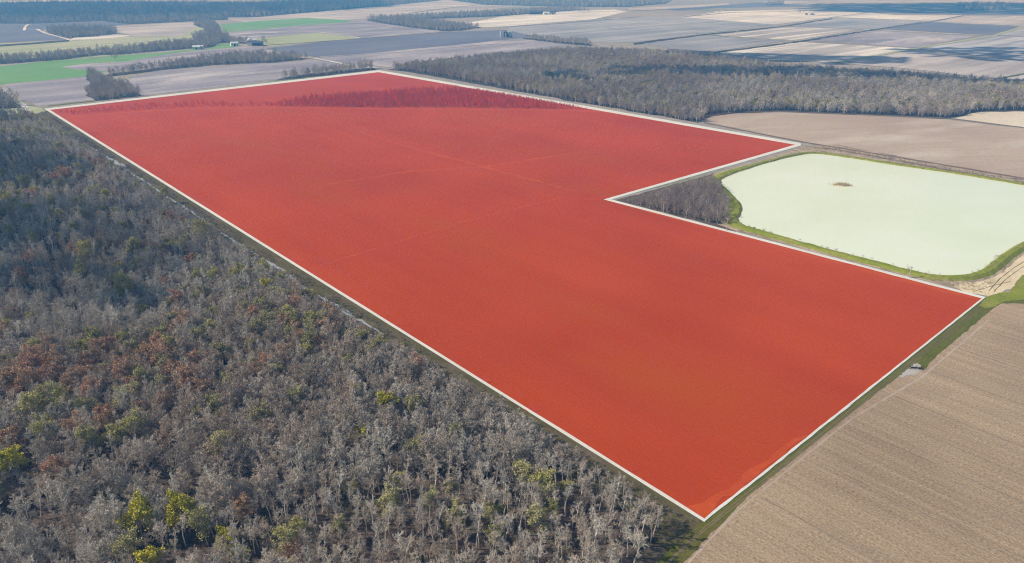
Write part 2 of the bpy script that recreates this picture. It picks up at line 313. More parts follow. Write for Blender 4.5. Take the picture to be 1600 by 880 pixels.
# tracks in the red field
z0 = 0.10
strip("field_track", [(112,182),(200,176),(300,169.5),(420,168),(600,170),(800,171),(940,174),(1100,200),(1236,225)], 7, z0, M['red_edge'], "orange-tinted dirt track along the red-tinted belt of trees", "track", wob=0.12)
strip("field_track", [(500,417),(560,400),(620,381),(740,346),(840,321),(880,311),(940,311)], [1.6,1.8,2.2,2.2,2.4,3,4], z0 + .012, M['red_dark'], "dark furrow crossing the red field from the wood to the notch", "track", wob=0.2)
strip("field_track", [(500,415),(560,397),(620,378),(740,343),(840,318),(880,308)], 1.2, z0 + .02, M['red_track'], "bright orange line beside the dark furrow", "track", wob=0.2)
strip("field_track", [(560,206),(660,236),(760,262),(900,300)], [2,3,3,2], z0 + .028, M['red_track'], "faint straight track slanting across the upper red field", "track", wob=0.25)
strip("field_track", [(500,290),(640,268),(760,261),(950,232)], [1.5,3,3.5,1.5], z0 + .034, M['red_track'], "faint curved track in the upper red field", "track", wob=0.25)
sheet("field_edge", [(944,313),(1534,466.7),(1528,469),(1500,464),(1300,412),(1130,364),(1030,337),(960,318)], z0 + .04, M['red_edge'], "orange edge of the red field along the notch side", "field edge", rough=(6, 0.5))
sheet("field_edge", [(1100.5,811),(1072,792),(1098,786),(1112,776),(1140,765),(1160,742),(1195,722),(1240,686),(1262,680),(1184,743),(1106,806)], z0 + .046, M['red_edge'], "orange patch in the red field's bottom corner", "field edge", rough=(2.5, 0.5))
for k, (a, b, sx, sy) in enumerate([(630,505,14,4),(832,640,14,4),(988,733,12,4),(760,596,9,3),(500,408,20,4)]):  # shadows of the wood's trees, painted as dark patches on the field
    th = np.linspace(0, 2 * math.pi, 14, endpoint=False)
    sheet("painted_shadow", [(a + sx * math.cos(t), b + sy * math.sin(t)) for t in th], z0 + .05 + .005 * k, M['red_dark'],
          ("painted tree shadow by the strip's middle", "small painted tree shadow below the middle one", "painted tree shadow near the strip's lower third", "painted tree shadow nearest the bottom corner", "painted tree shadow where the furrow meets the strip")[k], "painted shadow", rough=(2, .4), seed=k)
# woodland floor and verges of the left wood
sheet("woodland_floor", [(-500,186),(45,184),(66,174),(300,320),(700,572),(1000,758),(1098,818),(1050,888),(960,1010),(700,1250),(-900,1250),(-900,400)], 0.03, M['litter'], "brown leaf-litter floor under the left wood", "woodland floor", rough=(6, 0.5))
sheet("woodside_verge", [(76,171.5),(1100,812),(1050,870),(1000,815),(800,690),(560,535),(400,425),(200,290),(110,215),(60,180)], 0.045, M['verge_w'], "scrubby grass strip between the left wood and the white strip", "verge", rough=(4, 0.6))
strip("ditch_water", [(120,214),(136,227),(185,257),(250,300),(300,332),(332,353),(368,380),(398,396),(443,425),(484,457),(518,474),(552,494),(600,524)], [.5,1.3,2.6,.8,1.6,.5,1.5,.4,1.6,.6,2.4,1.8,.3], 0.09, M['slough'], "pale glinting water ditch along the left wood's edge", "ditch", wob=0.3)
for k, (a, b, sx, sy) in enumerate([(45,528,26,6),(205,528,14,4),(275,515,9,6)]):
    th = np.linspace(0, 2 * math.pi, 16, endpoint=False)
    sheet("pool", [(a + sx * math.cos(t), b + sy * math.sin(t)) for t in th], 0.1 + .01 * k, M['slough'],
          ("long pale pool among the trees at far left", "small pale pool beside russet trees", "narrow pale pool right of the russet trees")[k], "pool", rough=(3, .8), seed=k)
# wood and rough ground round the pond
sheet("thicket_floor", [(961,313),(1060,287),(1118,271),(1130,300),(1145,325),(1142,350),(1150,365),(1150,362)], 0.05, M['litter'], "leaf-litter floor of the three-cornered thicket", "woodland floor", rough=(5, .5))
sheet("rough_ground", [(1256,228.5),(1310,226),(1420,247),(1600,280),(1760,312),(1760,330),(1600,292),(1420,262),(1300,245),(1210,250),(1130,280),(1118,274)], 0.07, M['dry'], "dry tan ground with ditch lines above the pond", "rough ground", rough=(4, .5))
sheet("rough_ground", [(1120,350),(1150,352),(1200,372),(1400,425),(1500,440),(1552,425),(1562,440),(1545,463),(1520,459),(1300,400),(1150,362)], 0.075, M['dry'], "scrubby dry grass between the pond bank and white strip", "rough ground", rough=(3, .4))
strip("ditch", [(1112,180),(1145,175.5),(1220,174.5),(1350,179.5),(1480,185),(1600,199.5),(1720,214)], 3.5, 0.10, M['ditch_soil'], "dark ditch line along the brown field's far side", "ditch", wob=.1)
strip("ditch", [(1092,189),(1104,181),(1112,180)], 4, 0.11, M['ditch_soil'], "dark bent ditch at the brown field's left tip", "ditch", wob=.1)
strip("ditch", [(1100,192),(1256,222.5),(1420,249),(1600,279),(1720,303)], 3.5, 0.10, M['ditch_soil'], "dark ditch line along the brown field's near side", "ditch", wob=.1)
strip("ditch", [(1258,229),(1310,234),(1420,255),(1600,287)], 1.6, 0.12, M['ditch_soil'], "dark brushy ditch between brown field and pond bank", "ditch", wob=.25)
sheet("dirt_yard", [(1490,447),(1530,437),(1552,428),(1575,412),(1605,393),(1690,360),(1690,425),(1612,425),(1592,436),(1580,452),(1545,463),(1510,458)], 0.095, M['sand'], "pale sandy yard with tyre tracks right of the pond corner", "dirt yard", rough=(3, .4))
sheet("grass_patch", [(1578,456),(1588,442),(1598,430),(1690,415),(1690,470),(1600,462)], 0.11, M['bank'], "bright green grass patch at the right edge by the dirt yard", "grass patch", rough=(2, .4))
sheet("grass_patch", [(1541,465),(1560,458),(1600,455),(1690,462),(1690,474),(1600,469),(1570,471),(1552,480),(1540,482),(1530,478)], 0.105, M['bank'], "yellow-green grass corner between the white strip's tip and the stubble", "grass patch", rough=(1.5, .2))
for k, pts in enumerate([[(1545,455),(1562,436),(1585,418),(1640,385)],[(1553,456),(1570,438),(1594,420),(1650,388)],[(1520,456),(1555,446),(1580,440)]]):
    strip("tyre_track", pts, .3, .12 + .005 * k, M['rut'], ("tyre track nearest the pond across the sandy yard", "tyre track farther from the pond across the sandy yard", "short tyre track crossing the sandy yard's lower end")[k], "tyre track", wob=.2, seed=k)
# roads and hedge-edge lines far off
ROADS = [('road','chalky',"pale road between far left fields by the wood",[(38,48),(39,43),(43,39),(50,38)],6),
 ('road','chalky',"pale farm track leading to the block wood",[(40,46),(58,46),(70,52),(100,60),(112,64)],6),
 ('road','chalky',"pale gravel road at the left wood's far corner",[(0,138),(18,152),(36,164),(44,174),(52,180)],5),
 ('road','chalky',"pale road running right above the mauve field",[(1215,42.5),(1350,46.5),(1545,56)],8),
 ('road','chalky',"pale road just under the far chalk strip",[(1300,27.5),(1450,34),(1620,42)],10),
 ('road','chalky',"pale lane slanting past the mauve far field",[(492,92),(520,97),(548,103)],6),
 ('road','chalky',"thin pale lane across the olive pasture",[(500,51),(530,55),(563,60)],6),
 ('road','chalky',"pale lane between the grey far fields",[(940,30.5),(1065,26.5),(1130,17)],8),
 ('road','olive',"grassy lane past the striped fields",[(1310,98),(1432,76),(1555,56),(1600,42)],10),
 ('grass_verge','verge',"green grass line along the red field's upper left edge",[(75,166),(150,157.5),(300,139),(430,124)],7)]
for i, (nm, mt, lb, pts, wd) in enumerate(ROADS):
    strip(nm, pts, wd, (0.6 if pts[0][1] < 130 else .06) + .02 * i * (pts[0][1] < 130), M[mt], lb, "road" if nm == 'road' else "verge", wob=.06)

LINES = [("dark ditch line under the far olive pasture",'ditch_soil',[(395,72.5),(500,65.5),(640,55),(705,49.5)],5),("pale lane along the mauve-brown field",'tan',[(500,89.5),(620,82),(780,68.5)],5),
 ("dark ditch behind the grain bins",'ditch_soil',[(798,42),(880,37),(1000,26.5)],7),("pale lane beside the far grey fallow",'tan',[(900,47),(1000,39),(1100,31)],7),
 ("grassy line under the striped far field",'olive',[(1100,54),(1140,57.5),(1230,64),(1330,69)],8),("dark ditch at the right wood's back corner",'ditch_soil',[(1045,77.5),(1118,81.5)],6),
 ("dark ditch by the violet ploughland",'ditch_soil',[(1370,46),(1452,35),(1505,25)],7),("pale line along the wet field's lower side",'tan',[(1436,76.5),(1520,87),(1640,99.5)],6),
 ("dark grassy ditch at the right edge behind the wood",'verge',[(1556,125),(1600,116),(1660,104)],5),("pale line across the far left pasture",'chalky',[(120,75),(200,68),(250,63)],5),
 ("pale puddled line across the mauve far field",'chalky',[(365,54),(440,51),(500,50.5)],8),("dark line below the far pink strip",'ditch_soil',[(985,17.5),(1060,14.5),(1150,10)],10),
 ("pale lane over the far right tan field",'chalky',[(1460,34),(1530,36),(1640,43)],9),("dark line by the chalky machinery yard",'ditch_soil',[(1065,27),(1140,20),(1260,17.5)],8),
 ("pale streak in the far pink-tan field",'chalky',[(500,24),(600,17),(690,15)],10),("thin hedge bank across the far tan field",'verge',[(640,21),(700,13),(760,7)],8)]
for i, (lb, mt, pts, wd) in enumerate(LINES): strip("field_line", pts, wd, .62 + .012 * i, M[mt], lb, "field line", wob=.12, seed=i)

# ------------------------------------------------------------------ pond, bank
POND = [(1127,283),(1150,270.5),(1200,254.5),(1245,243.5),(1275,240.5),(1320,246),(1400,258.5),(1500,273),(1600,290),(1690,306),(1715,318),(1705,334),(1660,352),(1600,377),(1570,394),(1545,414),(1522,426),(1490,431),(1450,429),(1400,417),(1350,404),(1280,386),(1220,369),(1180,358),(1160,350),(1154,344),(1159,330),(1157,318),(1140,300)]
def closed_smooth(P, n):
    P = np.array(P); m = len(P); out = []
    L = np.linalg.norm(np.roll(P, -1, 0) - P, axis=1); T = L.sum()
    for i in range(m):
        k = max(2, int(n * L[i] / T)); p0, p1, p2, p3 = P[i - 1], P[i], P[(i + 1) % m], P[(i + 2) % m]
        for j in range(k):
            t = j / k
            out.append(0.5 * ((2 * p1) + (-p0 + p2) * t + (2 * p0 - 5 * p1 + 4 * p2 - p3) * t * t + (-p0 + 3 * p1 - 3 * p2 + p3) * t ** 3))
    return np.array(out)
ring = closed_smooth(W(POND, 0.5), 420)
sheet("pond_water", ring, 0.5, M['pond'], "milky pale green pond water inside the grass bank", "pond", world=True)
nR = len(ring); T = np.roll(ring, -1, 0) - np.roll(ring, 1, 0); T /= np.linalg.norm(T, axis=1)[:, None]
OUTN = np.stack([T[:, 1], -T[:, 0]], 1)
area = np.sum(ring[:, 0] * np.roll(ring[:, 1], -1) - np.roll(ring[:, 0], -1) * ring[:, 1])
if area < 0: OUTN = -OUTN
jit = np.convolve(np.r_[rng.normal(0, .5, nR)], np.ones(4) / 4, 'same')
prof = [(-.6, .2), (.0, .62), (.7, 1.1), (1.1, 1.3), (3.3, 1.25), (5.2, .3), (6.8, .03)]
rpx, rpy = PX(ring[:, 0], ring[:, 1], 0 * ring[:, 0] + .5); wide = 1 + .45 * np.clip((1190 - rpx) / 30, 0, 1)
v = []
for k, (d, z) in enumerate(prof):
    q = ring + OUTN * (d * wide + (jit if 0 < k < 4 else jit * .5))[:, None]
    v += [(a[0], a[1], z + (rng.normal(0, .06) if 0 < z else 0)) for a in q]
f = [(k * nR + i, k * nR + (i + 1) % nR, (k + 1) * nR + (i + 1) % nR, (k + 1) * nR + i) for k in range(len(prof) - 1) for i in range(nR)]
me = bpy.data.meshes.new("pond_bank"); me.from_pydata(v, [], f)
bm = bmesh.new(); bm.from_mesh(me); bmesh.ops.recalc_face_normals(bm, faces=bm.faces)
if sum(fc.normal.z for fc in bm.faces) < 0: bmesh.ops.reverse_faces(bm, faces=bm.faces)
bm.to_mesh(me); bm.free()
o = link("pond_bank", me, [M['bank'], M['dry']])
for i, pl in enumerate(me.polygons): pl.material_index = 1 if i < nR or i >= nR * 5 else 0
tag(o, "raised green grass bank ringing the milky pond", "bank", None, "structure")

# ------------------------------------------------------------------ tree generator
class TB:
    """collects tapered 3-sided limbs, twig blades and leaf flakes"""
    def __init__(s): s.v = []; s.f = []; s.n = 0
    def limb(s, P, rad, sides=3):
        P = np.array(P); k = len(P); base = s.n
        T = np.gradient(P, axis=0); T /= np.linalg.norm(T, axis=1)[:, None] + 1e-9
        ref = np.array([0.31, 0.83, 0.2]); A = np.cross(T, ref); A /= np.linalg.norm(A, axis=1)[:, None] + 1e-9; Bn = np.cross(T, A)
        for j in range(sides):
            a = 2 * math.pi * j / sides
            s.v.append(P + (A * math.cos(a) + Bn * math.sin(a)) * np.array(rad)[:, None])
        for j in range(sides):
            j2 = (j + 1) % sides
            for i in range(k - 1): s.f.append((base + j * k + i, base + j2 * k + i, base + j2 * k + i + 1, base + j * k + i + 1))
        s.n += sides * k
    def blades(s, A, Bp, wd, r):
        """thin triangular twigs from points A to points Bp"""
        n = len(A)
        if not n: return
        D = Bp - A; U = np.cross(D, r.normal(size=(n, 3))); U /= np.linalg.norm(U, axis=1)[:, None] + 1e-9
        w_ = np.asarray(wd).reshape(-1, 1) * .5
        V = np.stack([A - U * w_, A + U * w_, Bp], 1).reshape(-1, 3); s.v.append(V)
        s.f += [(s.n + 3 * i, s.n + 3 * i + 1, s.n + 3 * i + 2) for i in range(n)]; s.n += 3 * n
    def leaves(s, C, size, r):
        n = len(C)
        a = r.normal(size=(n, 3)); a /= np.linalg.norm(a, axis=1)[:, None]; b = np.cross(a, r.normal(size=(n, 3))); b /= np.linalg.norm(b, axis=1)[:, None]
        sz = (size * r.uniform(.6, 1.4, n))[:, None]
        V = np.stack([C - a * sz, C - b * sz * .7, C + a * sz, C + b * sz * .7], 1).reshape(-1, 3); s.v.append(V)
        s.f += [(s.n + 4 * i, s.n + 4 * i + 1, s.n + 4 * i + 2, s.n + 4 * i + 3) for i in range(n)]; s.n += 4 * n
    def mesh(s, name, mats, idx=None):
        me = bpy.data.meshes.new(name); me.from_pydata(np.concatenate(s.v), [], s.f)
        for m in mats: me.materials.append(m)
        return me
def unit(v): return v / (np.linalg.norm(v) + 1e-9)
def bend(p, d, L, r, up, n=4, wig=.16):
    P = [p]; step = L / (n - 1)
    for _ in range(n - 1):
        d = unit(d + np.array([0, 0, up]) + r.normal(0, wig, 3)); P.append(P[-1] + d * step)
    return np.array(P), d
def grow_tree(seed, Ht=15.0, spread=1.0, first=.42, nl=9, n2=6, n3=5, ntw=5, leaf=None, multi=1, tw=.05, lens=1.0):
    """returns (trunk TB, twig TB, leaf TB) of a bare hardwood with a rounded, open crown"""
    r = np.random.default_rng(seed); tr, cr, lf = TB(), TB(), TB()
    ends = []; twA = []; twB = []; tww = []
    for mstem in range(multi):
        ang = r.uniform(0, 6.28); lean = (0.05 if multi == 1 else .35)
        d0 = unit(np.array([math.cos(ang) * lean, math.sin(ang) * lean, 1.0]))
        Hs = Ht * (1 if multi == 1 else r.uniform(.7, 1.0))
        P, d = bend(np.array([0., 0., -.3]) + (0 if multi == 1 else r.normal(0, .25, 3) * np.array([1, 1, 0])), d0, Hs * .88, r, .03, 8, .06)
        rad0 = .017 * Ht if multi == 1 else .011 * Ht
        tr.limb(P, rad0 * np.linspace(1, .22, 8) ** .9, 5)
        for li in range(nl):
            t = first + (1 - first) * (li + r.uniform(.1, .9)) / nl
            i = min(6, int(t * 7)); p = P[i] + (P[i + 1] - P[i]) * (t * 7 - i)
            az = li * 2.4 + r.uniform(-.5, .5); steep = r.uniform(.55, 1.15)
            dd = unit(np.array([math.cos(az), math.sin(az), steep]))
            L1 = Ht * .36 * spread * lens * (1.12 - .55 * (t - first) / (1 - first)) * r.uniform(.75, 1.2)
            Q, dq = bend(p, dd, L1, r, .12, 4, .14); r1 = rad0 * .42 * (1.1 - .6 * t)
            tr.limb(Q, r1 * np.array([1, .8, .55, .25]), 3)
            for k in range(n2):
                t2 = .25 + .75 * (k + r.uniform(0, 1)) / n2; i2 = min(2, int(t2 * 3)); p2 = Q[i2] + (Q[i2 + 1] - Q[i2]) * (t2 * 3 - i2)
                d2 = unit(unit(Q[i2 + 1] - Q[i2]) * .9 + r.normal(0, .62, 3) + np.array([0, 0, .25]))
                L2 = L1 * .46 * (1.15 - .5 * t2) * r.uniform(.7, 1.25)
                Q2, _ = bend(p2, d2, L2, r, .10, 3, .16); cr.limb(Q2, r1 * .45 * np.array([1, .7, .3]) + .006, 3)
                for q in range(n3):
                    t3 = .2 + .8 * (q + r.uniform(0, 1)) / n3; i3 = min(1, int(t3 * 2)); p3 = Q2[i3] + (Q2[i3 + 1] - Q2[i3]) * (t3 * 2 - i3)
                    d3 = unit(unit(Q2[i3 + 1] - Q2[i3]) + r.normal(0, .6, 3) + np.array([0, 0, .2])); L3 = L2 * .55 * r.uniform(.6, 1.3)
                    e3 = p3 + d3 * L3; twA.append(p3); twB.append(e3); tww.append(tw * 1.5)
                    ts = r.uniform(.15, 1, ntw)
                    for u in ts:
                        a = p3 + d3 * L3 * u; e = a + unit(d3 + r.normal(0, .7, 3) + np.array([0, 0, .15])) * L3 * r.uniform(.45, .9)
                        twA.append(a); twB.append(e); tww.append(tw); ends.append(e)
    cr.blades(np.array(twA), np.array(twB), np.array(tww), r)
    if leaf:
        n, sz = leaf; E = np.array(ends); C = E[r.integers(0, len(E), n)] + r.normal(0, .22, (n, 3)); lf.leaves(C, sz, r)
    return tr, cr, lf
def joined(name, tr, cr, lf, mats):
    vs = []; fs = []; mi = []; off = 0
    for k, t in enumerate((tr, cr, lf)):
        if not t.n: continue
        vs.append(np.concatenate(t.v)); fs += [tuple(i + off for i in q) for q in t.f]; mi += [k] * len(t.f); off += t.n
    me = bpy.data.meshes.new(name); me.from_pydata(np.concatenate(vs), [], fs)
    for m in mats: me.materials.append(m)
    me.polygons.foreach_set("material_index", mi)
    return me
class Proto: pass
def proto(seed, mats, **kw):
    p = Proto(); tr, cr, lf = grow_tree(seed, **kw); p.H = kw.get('Ht', 15.0)
    p.trunk = tr.mesh("trunk", [mats[0]])
    cl = TB(); p.crown = None
    p.all = joined("tree", tr, cr, lf, mats); p.H = float(max(np.concatenate(cr.v)[:, 2].max(), np.concatenate(tr.v)[:, 2].max()))
    e = TB(); e.n = 0
    p.crown = joined("crown", e, cr, lf, mats)
    p.radius = float(np.percentile(np.linalg.norm(np.concatenate(cr.v)[:, :2], axis=1), 92))
    p.obj = bpy.data.objects.new("tree_source", p.all)     # source geometry for the masses; not linked
    return p
B_, T_ = M['bark'], M['twig']
PB = [proto(100 + i, (B_, T_, T_), Ht=h, spread=s, first=f, nl=n, lens=l, n2=7, n3=5, ntw=5, tw=.042) for i, (h, s, f, n, l) in enumerate(
      [(10.2, .58, .5, 10, 1), (11.2, .46, .52, 11, 1), (9.4, .64, .45, 10, 1), (11.8, .40, .55, 11, 1), (8.4, .62, .42, 9, 1), (10.2, .74, .5, 11, .95), (9.8, .46, .42, 10, 1)])]
PY = [proto(200 + i, (B_, T_, M['bud']), Ht=h, spread=s, first=.35, nl=9, leaf=(n, .14)) for i, (h, s, n) in enumerate([(9.2, .95, 3000), (10, .9, 2200), (8, .95, 3400)])]
PL = [proto(220 + i, (B_, T_, M['lime']), Ht=h, spread=s, first=.3, nl=9, leaf=(n, .17)) for i, (h, s, n) in enumerate([(8.6, 1.05, 4600), (9.2, .95, 4000)])]
PR = [proto(240 + i, (B_, T_, M['rust']), Ht=h, spread=s, first=.35, nl=9, leaf=(n, .14)) for i, (h, s, n) in enumerate([(9.2, .95, 2600), (10, .9, 1900), (8.2, 1, 3000)])]
PS = [proto(260 + i, (M['brush'], M['brush'], M['brush']), Ht=h, spread=1.0, first=.2, nl=4, n2=4, n3=4, ntw=4, multi=4, tw=.045) for i, h in enumerate((2.4, 1.9, 3.0))]
PE = [proto(270 + i, (M['brush'], M['brush'], M['evergreen']), Ht=h, spread=1.0, first=.1, nl=4, n2=4, n3=3, ntw=3, multi=4, leaf=(900, .16)) for i, h in enumerate((2.2, 3.2))]
PD = [proto(280 + i, (M['reedm'],) * 3, Ht=h, spread=.8, first=.15, nl=3, n2=3, n3=3, ntw=3, multi=7, tw=.06) for i, h in enumerate((1.5, 1.1))]
PT = [proto(290 + i, (B_, M['brush'], M['brush']), Ht=h, spread=1.15, first=.1, nl=9, n2=6, n3=5, ntw=6, tw=.06) for i, h in enumerate((6.2, 7.2, 5.4))]
PX_RED = [proto(300 + i, (M['redtwig'],) * 3, Ht=h, spread=1.0, first=.1, nl=10, n2=6, n3=5, ntw=6, tw=.10) for i, h in enumerate((10, 11, 8))]
PF = [proto(320 + i, (B_, T_, T_), Ht=h, spread=1.08, first=.07, nl=12, n2=7, n3=5, ntw=6, tw=.085) for i, h in enumerate((10, 11, 9.2))]

def scatter_group(name, protos):
    g = bpy.data.node_groups.new(name, 'GeometryNodeTree')
    g.interface.new_socket("Geometry", in_out='INPUT', socket_type='NodeSocketGeometry'); g.interface.new_socket("Geometry", in_out='OUTPUT', socket_type='NodeSocketGeometry')
    gi = g.nodes.new("NodeGroupInput"); go = g.nodes.new("NodeGroupOutput"); jn = g.nodes.new("GeometryNodeJoinGeometry"); ip = g.nodes.new("GeometryNodeInstanceOnPoints")
    for p in protos:
        oi = g.nodes.new("GeometryNodeObjectInfo"); oi.inputs["Object"].default_value = p.obj; oi.inputs["As Instance"].default_value = False
        gt = g.nodes.new("GeometryNodeGeometryToInstance"); g.links.new(oi.outputs["Geometry"], gt.inputs[0]); g.links.new(gt.outputs[0], jn.inputs[0])
    def attr(nm, ty):
        a = g.nodes.new("GeometryNodeInputNamedAttribute"); a.data_type = ty; a.inputs["Name"].default_value = nm; return a.outputs["Attribute"]
    g.links.new(gi.outputs[0], ip.inputs["Points"]); g.links.new(jn.outputs[0], ip.inputs["Instance"]); ip.inputs["Pick Instance"].default_value = True
    g.links.new(attr("variant", 'INT'), ip.inputs["Instance Index"]); g.links.new(attr("turn", 'FLOAT_VECTOR'), ip.inputs["Rotation"]); g.links.new(attr("size", 'FLOAT_VECTOR'), ip.inputs["Scale"])
    g.links.new(ip.outputs[0], go.inputs[0]); return g
GROUPS = {}
def mass(name, pts, protos, key, label, cat, sc=None, tint=None, shade=None, rot=None, seed=0, hlim=None):
    """many plants as ONE stuff object: a cloud of points that carry instances"""
    pts = np.asarray(pts); n = len(pts)
    if not n: return None
    r = np.random.default_rng(seed)
    if key not in GROUPS: GROUPS[key] = scatter_group("scatter_" + key, protos)
    me = bpy.data.meshes.new(name); P3 = np.c_[pts[:, :2], pts[:, 2] if pts.shape[1] > 2 else np.zeros(n)]
    me.vertices.add(n); me.vertices.foreach_set("co", P3.astype(np.float32).ravel())
    sc = r.uniform(.8, 1.15, n) if sc is None else sc
    tint = r.uniform(0, 1, n) if tint is None else tint; shade = np.clip(r.normal(.5, .2, n), 0, 1) if shade is None else shade
    rz = r.uniform(0, 6.28, n) if rot is None else rot
    vr = r.integers(0, len(protos), n).astype(np.int32)
    if key == 'bare':      # slender crowns near, rounder ones farther in
        dd = np.hypot(pts[:, 0], pts[:, 1]); pf = np.clip((dd - 210) / 160, .06, .8); vr = np.where(r.uniform(0, 1, n) < pf, r.integers(7, len(protos), n), r.integers(0, 7, n)).astype(np.int32)
    zs = r.uniform(.92, 1.1, n)
    if hlim is not None: sc = np.minimum(sc, hlim / (np.array([p_.H for p_ in protos])[vr] * zs))
    def put(nm, ty, arr, fld):
        a = me.attributes.new(nm, ty, 'POINT'); a.data.foreach_set(fld, np.asarray(arr).ravel())
    put("variant", 'INT', vr, "value")
    put("turn", 'FLOAT_VECTOR', np.c_[np.zeros(n), np.zeros(n), rz].astype(np.float32), "vector")
    put("size", 'FLOAT_VECTOR', np.c_[sc, sc, sc * zs].astype(np.float32), "vector")
    put("tint", 'FLOAT', tint.astype(np.float32), "value"); put("shade", 'FLOAT', shade.astype(np.float32), "value")
    o = link(name, me, []); md = o.modifiers.new("scatter", 'NODES'); md.node_group = GROUPS[key]
    return tag(o, label, cat, None, "stuff")
def single(name, p, x, y, sc, rz, tint, shade, label, cat, group):
    """one tree as a thing: trunk + crown"""
    e = empty(name, (x, y, 0), rz, sc); tag(e, label, cat, group)
    for nm, me in (("trunk", p.trunk), ("crown", p.crown)):
        o = bpy.data.objects.new(nm, me); COL.objects.link(o); o.parent = e; o["tint"] = float(tint); o["shade"] = float(shade)
    return e
def inside(P, Q):
    x, y = P[:, 0], P[:, 1]; res = np.zeros(len(P), bool); n = len(Q); j = n - 1
    for i in range(n):
        xi, yi, xj, yj = *Q[i], *Q[j]
        c = ((yi > y) != (yj > y)) & (x < (xj - xi) * (y - yi) / (yj - yi + 1e-12) + xi); res ^= c; j = i
    return res
def lattice(Q, sp, seed, jitter=.42):
    r = np.random.default_rng(seed); lo, hi = Q.min(0), Q.max(0)
    gx, gy = np.meshgrid(np.arange(lo[0], hi[0], sp), np.arange(lo[1], hi[1], sp)); P = np.c_[gx.ravel(), gy.ravel()]
    P = P + r.uniform(-jitter, jitter, P.shape) * sp
    return P[inside(P, Q)]
def vnoise(P, scale, seed):
    """smooth value noise 0..1"""
    r = np.random.default_rng(seed); tab = r.uniform(0, 1, (64, 64)); q = P / scale; i = np.floor(q).astype(int); f = q - i; f = f * f * (3 - 2 * f)
    g = lambda a, b: tab[(i[:, 0] + a) % 64, (i[:, 1] + b) % 64]
    return (g(0, 0) * (1 - f[:, 0]) + g(1, 0) * f[:, 0]) * (1 - f[:, 1]) + (g(0, 1) * (1 - f[:, 0]) + g(1, 1) * f[:, 0]) * f[:, 1]

# ------------------------------------------------------------------ the left wood
LW = W([(-260,186),(45,185),(80,196),(130,228),(180,262),(250,308),(330,362),(400,406),(480,468),(560,512),(700,592),(800,660),(900,726),(1000,790),(1035,830),(1005,870),(960,930),(880,1060),(-500,1060),(-500,480)])
LP = lattice(LW, 2.95, 21)
redline = W([(65.6,169.5),(1101,817.5)]); LINE1 = W([(66,182),(600,525)]); LINE2 = W([(600,512),(1101,822)])
dirv = unit(redline[1] - redline[0]); nrm = np.array([dirv[1], -dirv[0]])
if np.dot(LP.mean(0) - redline[0], nrm) < 0: nrm = -nrm
def clear_height(P):
    """tallest tree at P that stays clear of the boundary strip seen from the air"""
    out = []
    for ln in (LINE1, LINE2):
        d = unit(ln[1] - ln[0]); n = np.array([d[1], -d[0]]); n = n * np.sign(n @ nrm)
        k = (ln[0] @ n) / ((P - n * 1.0) @ n + 1e-9); out.append(np.where(k > 1, H * (1 - 1 / np.maximum(k, 1.0001)), np.where(k > 0, 0.0, 99.0)))
    ax, ay = PX(P[:, 0], P[:, 1], 0 * P[:, 0]); return np.where(ax < 610, out[0], out[1])
def clear_white(P):
    k = (redline[0] @ nrm) / ((P - nrm * .8) @ nrm + 1e-9); return np.where(k > 1, H * (1 - 1 / np.maximum(k, 1.0001)), 0.02)
budpx = {  # crowns that stand out by colour: photo position, kind, size factor
 'lime': [(213,808,1.0),(420,448,.95),(8,724,1.1),(338,517,.7),(190,418,.75),(563,682,.75),(170,306,.9),(606,631,.9),(281,800,.95),(235,877,.8),(352,843,.7)],
 'bud': [(196,447,1.25),(125,430,1.0),(312,427,1.0),(54,634,1.15),(91,630,1.1),(133,545,1.0),(267,539,1.0),(321,460,.7),(180,675,1.0),(142,686,1.0),(350,695,1.0),(314,651,.8),(318,823,.9),
         (195,858,.8),(379,866,.8),(472,828,.8),(444,843,1.0),(708,804,.9),(716,685,.8),(645,704,.8),(536,821,.8),(604,787,1.0),(816,742,.9),(883,766,.7),(843,815,.8),(425,508,1.0),(466,626,1.0),
         (652,640,.9),(122,320,1.0),(205,386,1.2),(136,391,1.1),(321,362,1.3),(114,248,1.1),(125,267,1.0),(91,291,1.0),(37,283,1.3),(97,232,1.1),(65,210,1.1),(290,374,.9),(255,302,.9),(130,338,.9),(30,305,1.0),(330,640,.9),(255,600,.9)],
 'rust': [(156,549,1.1),(200,582,1.0),(95,580,1.0),(45,575,1.1),(50,565,1.0),(130,585,1.0),(228,560,1.0),(255,557,1.1),(300,600,1.0),(290,595,1.0),(20,590,1.0),(110,600,1.0),(270,585,.9),(85,565,1.0),(140,570,.9),
          (315,610,.9),(260,636,.9),(218,640,.8),(165,665,1.0),(120,670,.9),(15,690,1.0),(85,740,.9),(464,864,.8),(380,795,.9),(165,655,.9),(283,508,1.0),(275,517,.9),(190,590,.9),(35,600,1.0),(205,605,.9),(285,348,.8),(160,378,.9),(190,380,.8),(120,398,.7),(50,405,.9)],
}
spots = []
for kd, L in budpx.items():
    for px, py, s in L:
        zc = 6.5 * s; p = G(px, py, zc); spots.append((kd, p[0], p[1], s))
SPXY = np.array([(s[1], s[2]) for s in spots])
d2 = np.sqrt(((LP[:, None, :] - SPXY[None]) ** 2).sum(2)).min(1); LP = LP[d2 > 2.2]
ch = clear_height(LP)
prm = rng.uniform(0, 1, len(LP)); n1 = vnoise(LP, 38, 3); n2 = vnoise(LP, 90, 8)
keep = (ch > 3.2) & ((rng.uniform(0, 1, len(LP)) < .9) | (ch < 12))
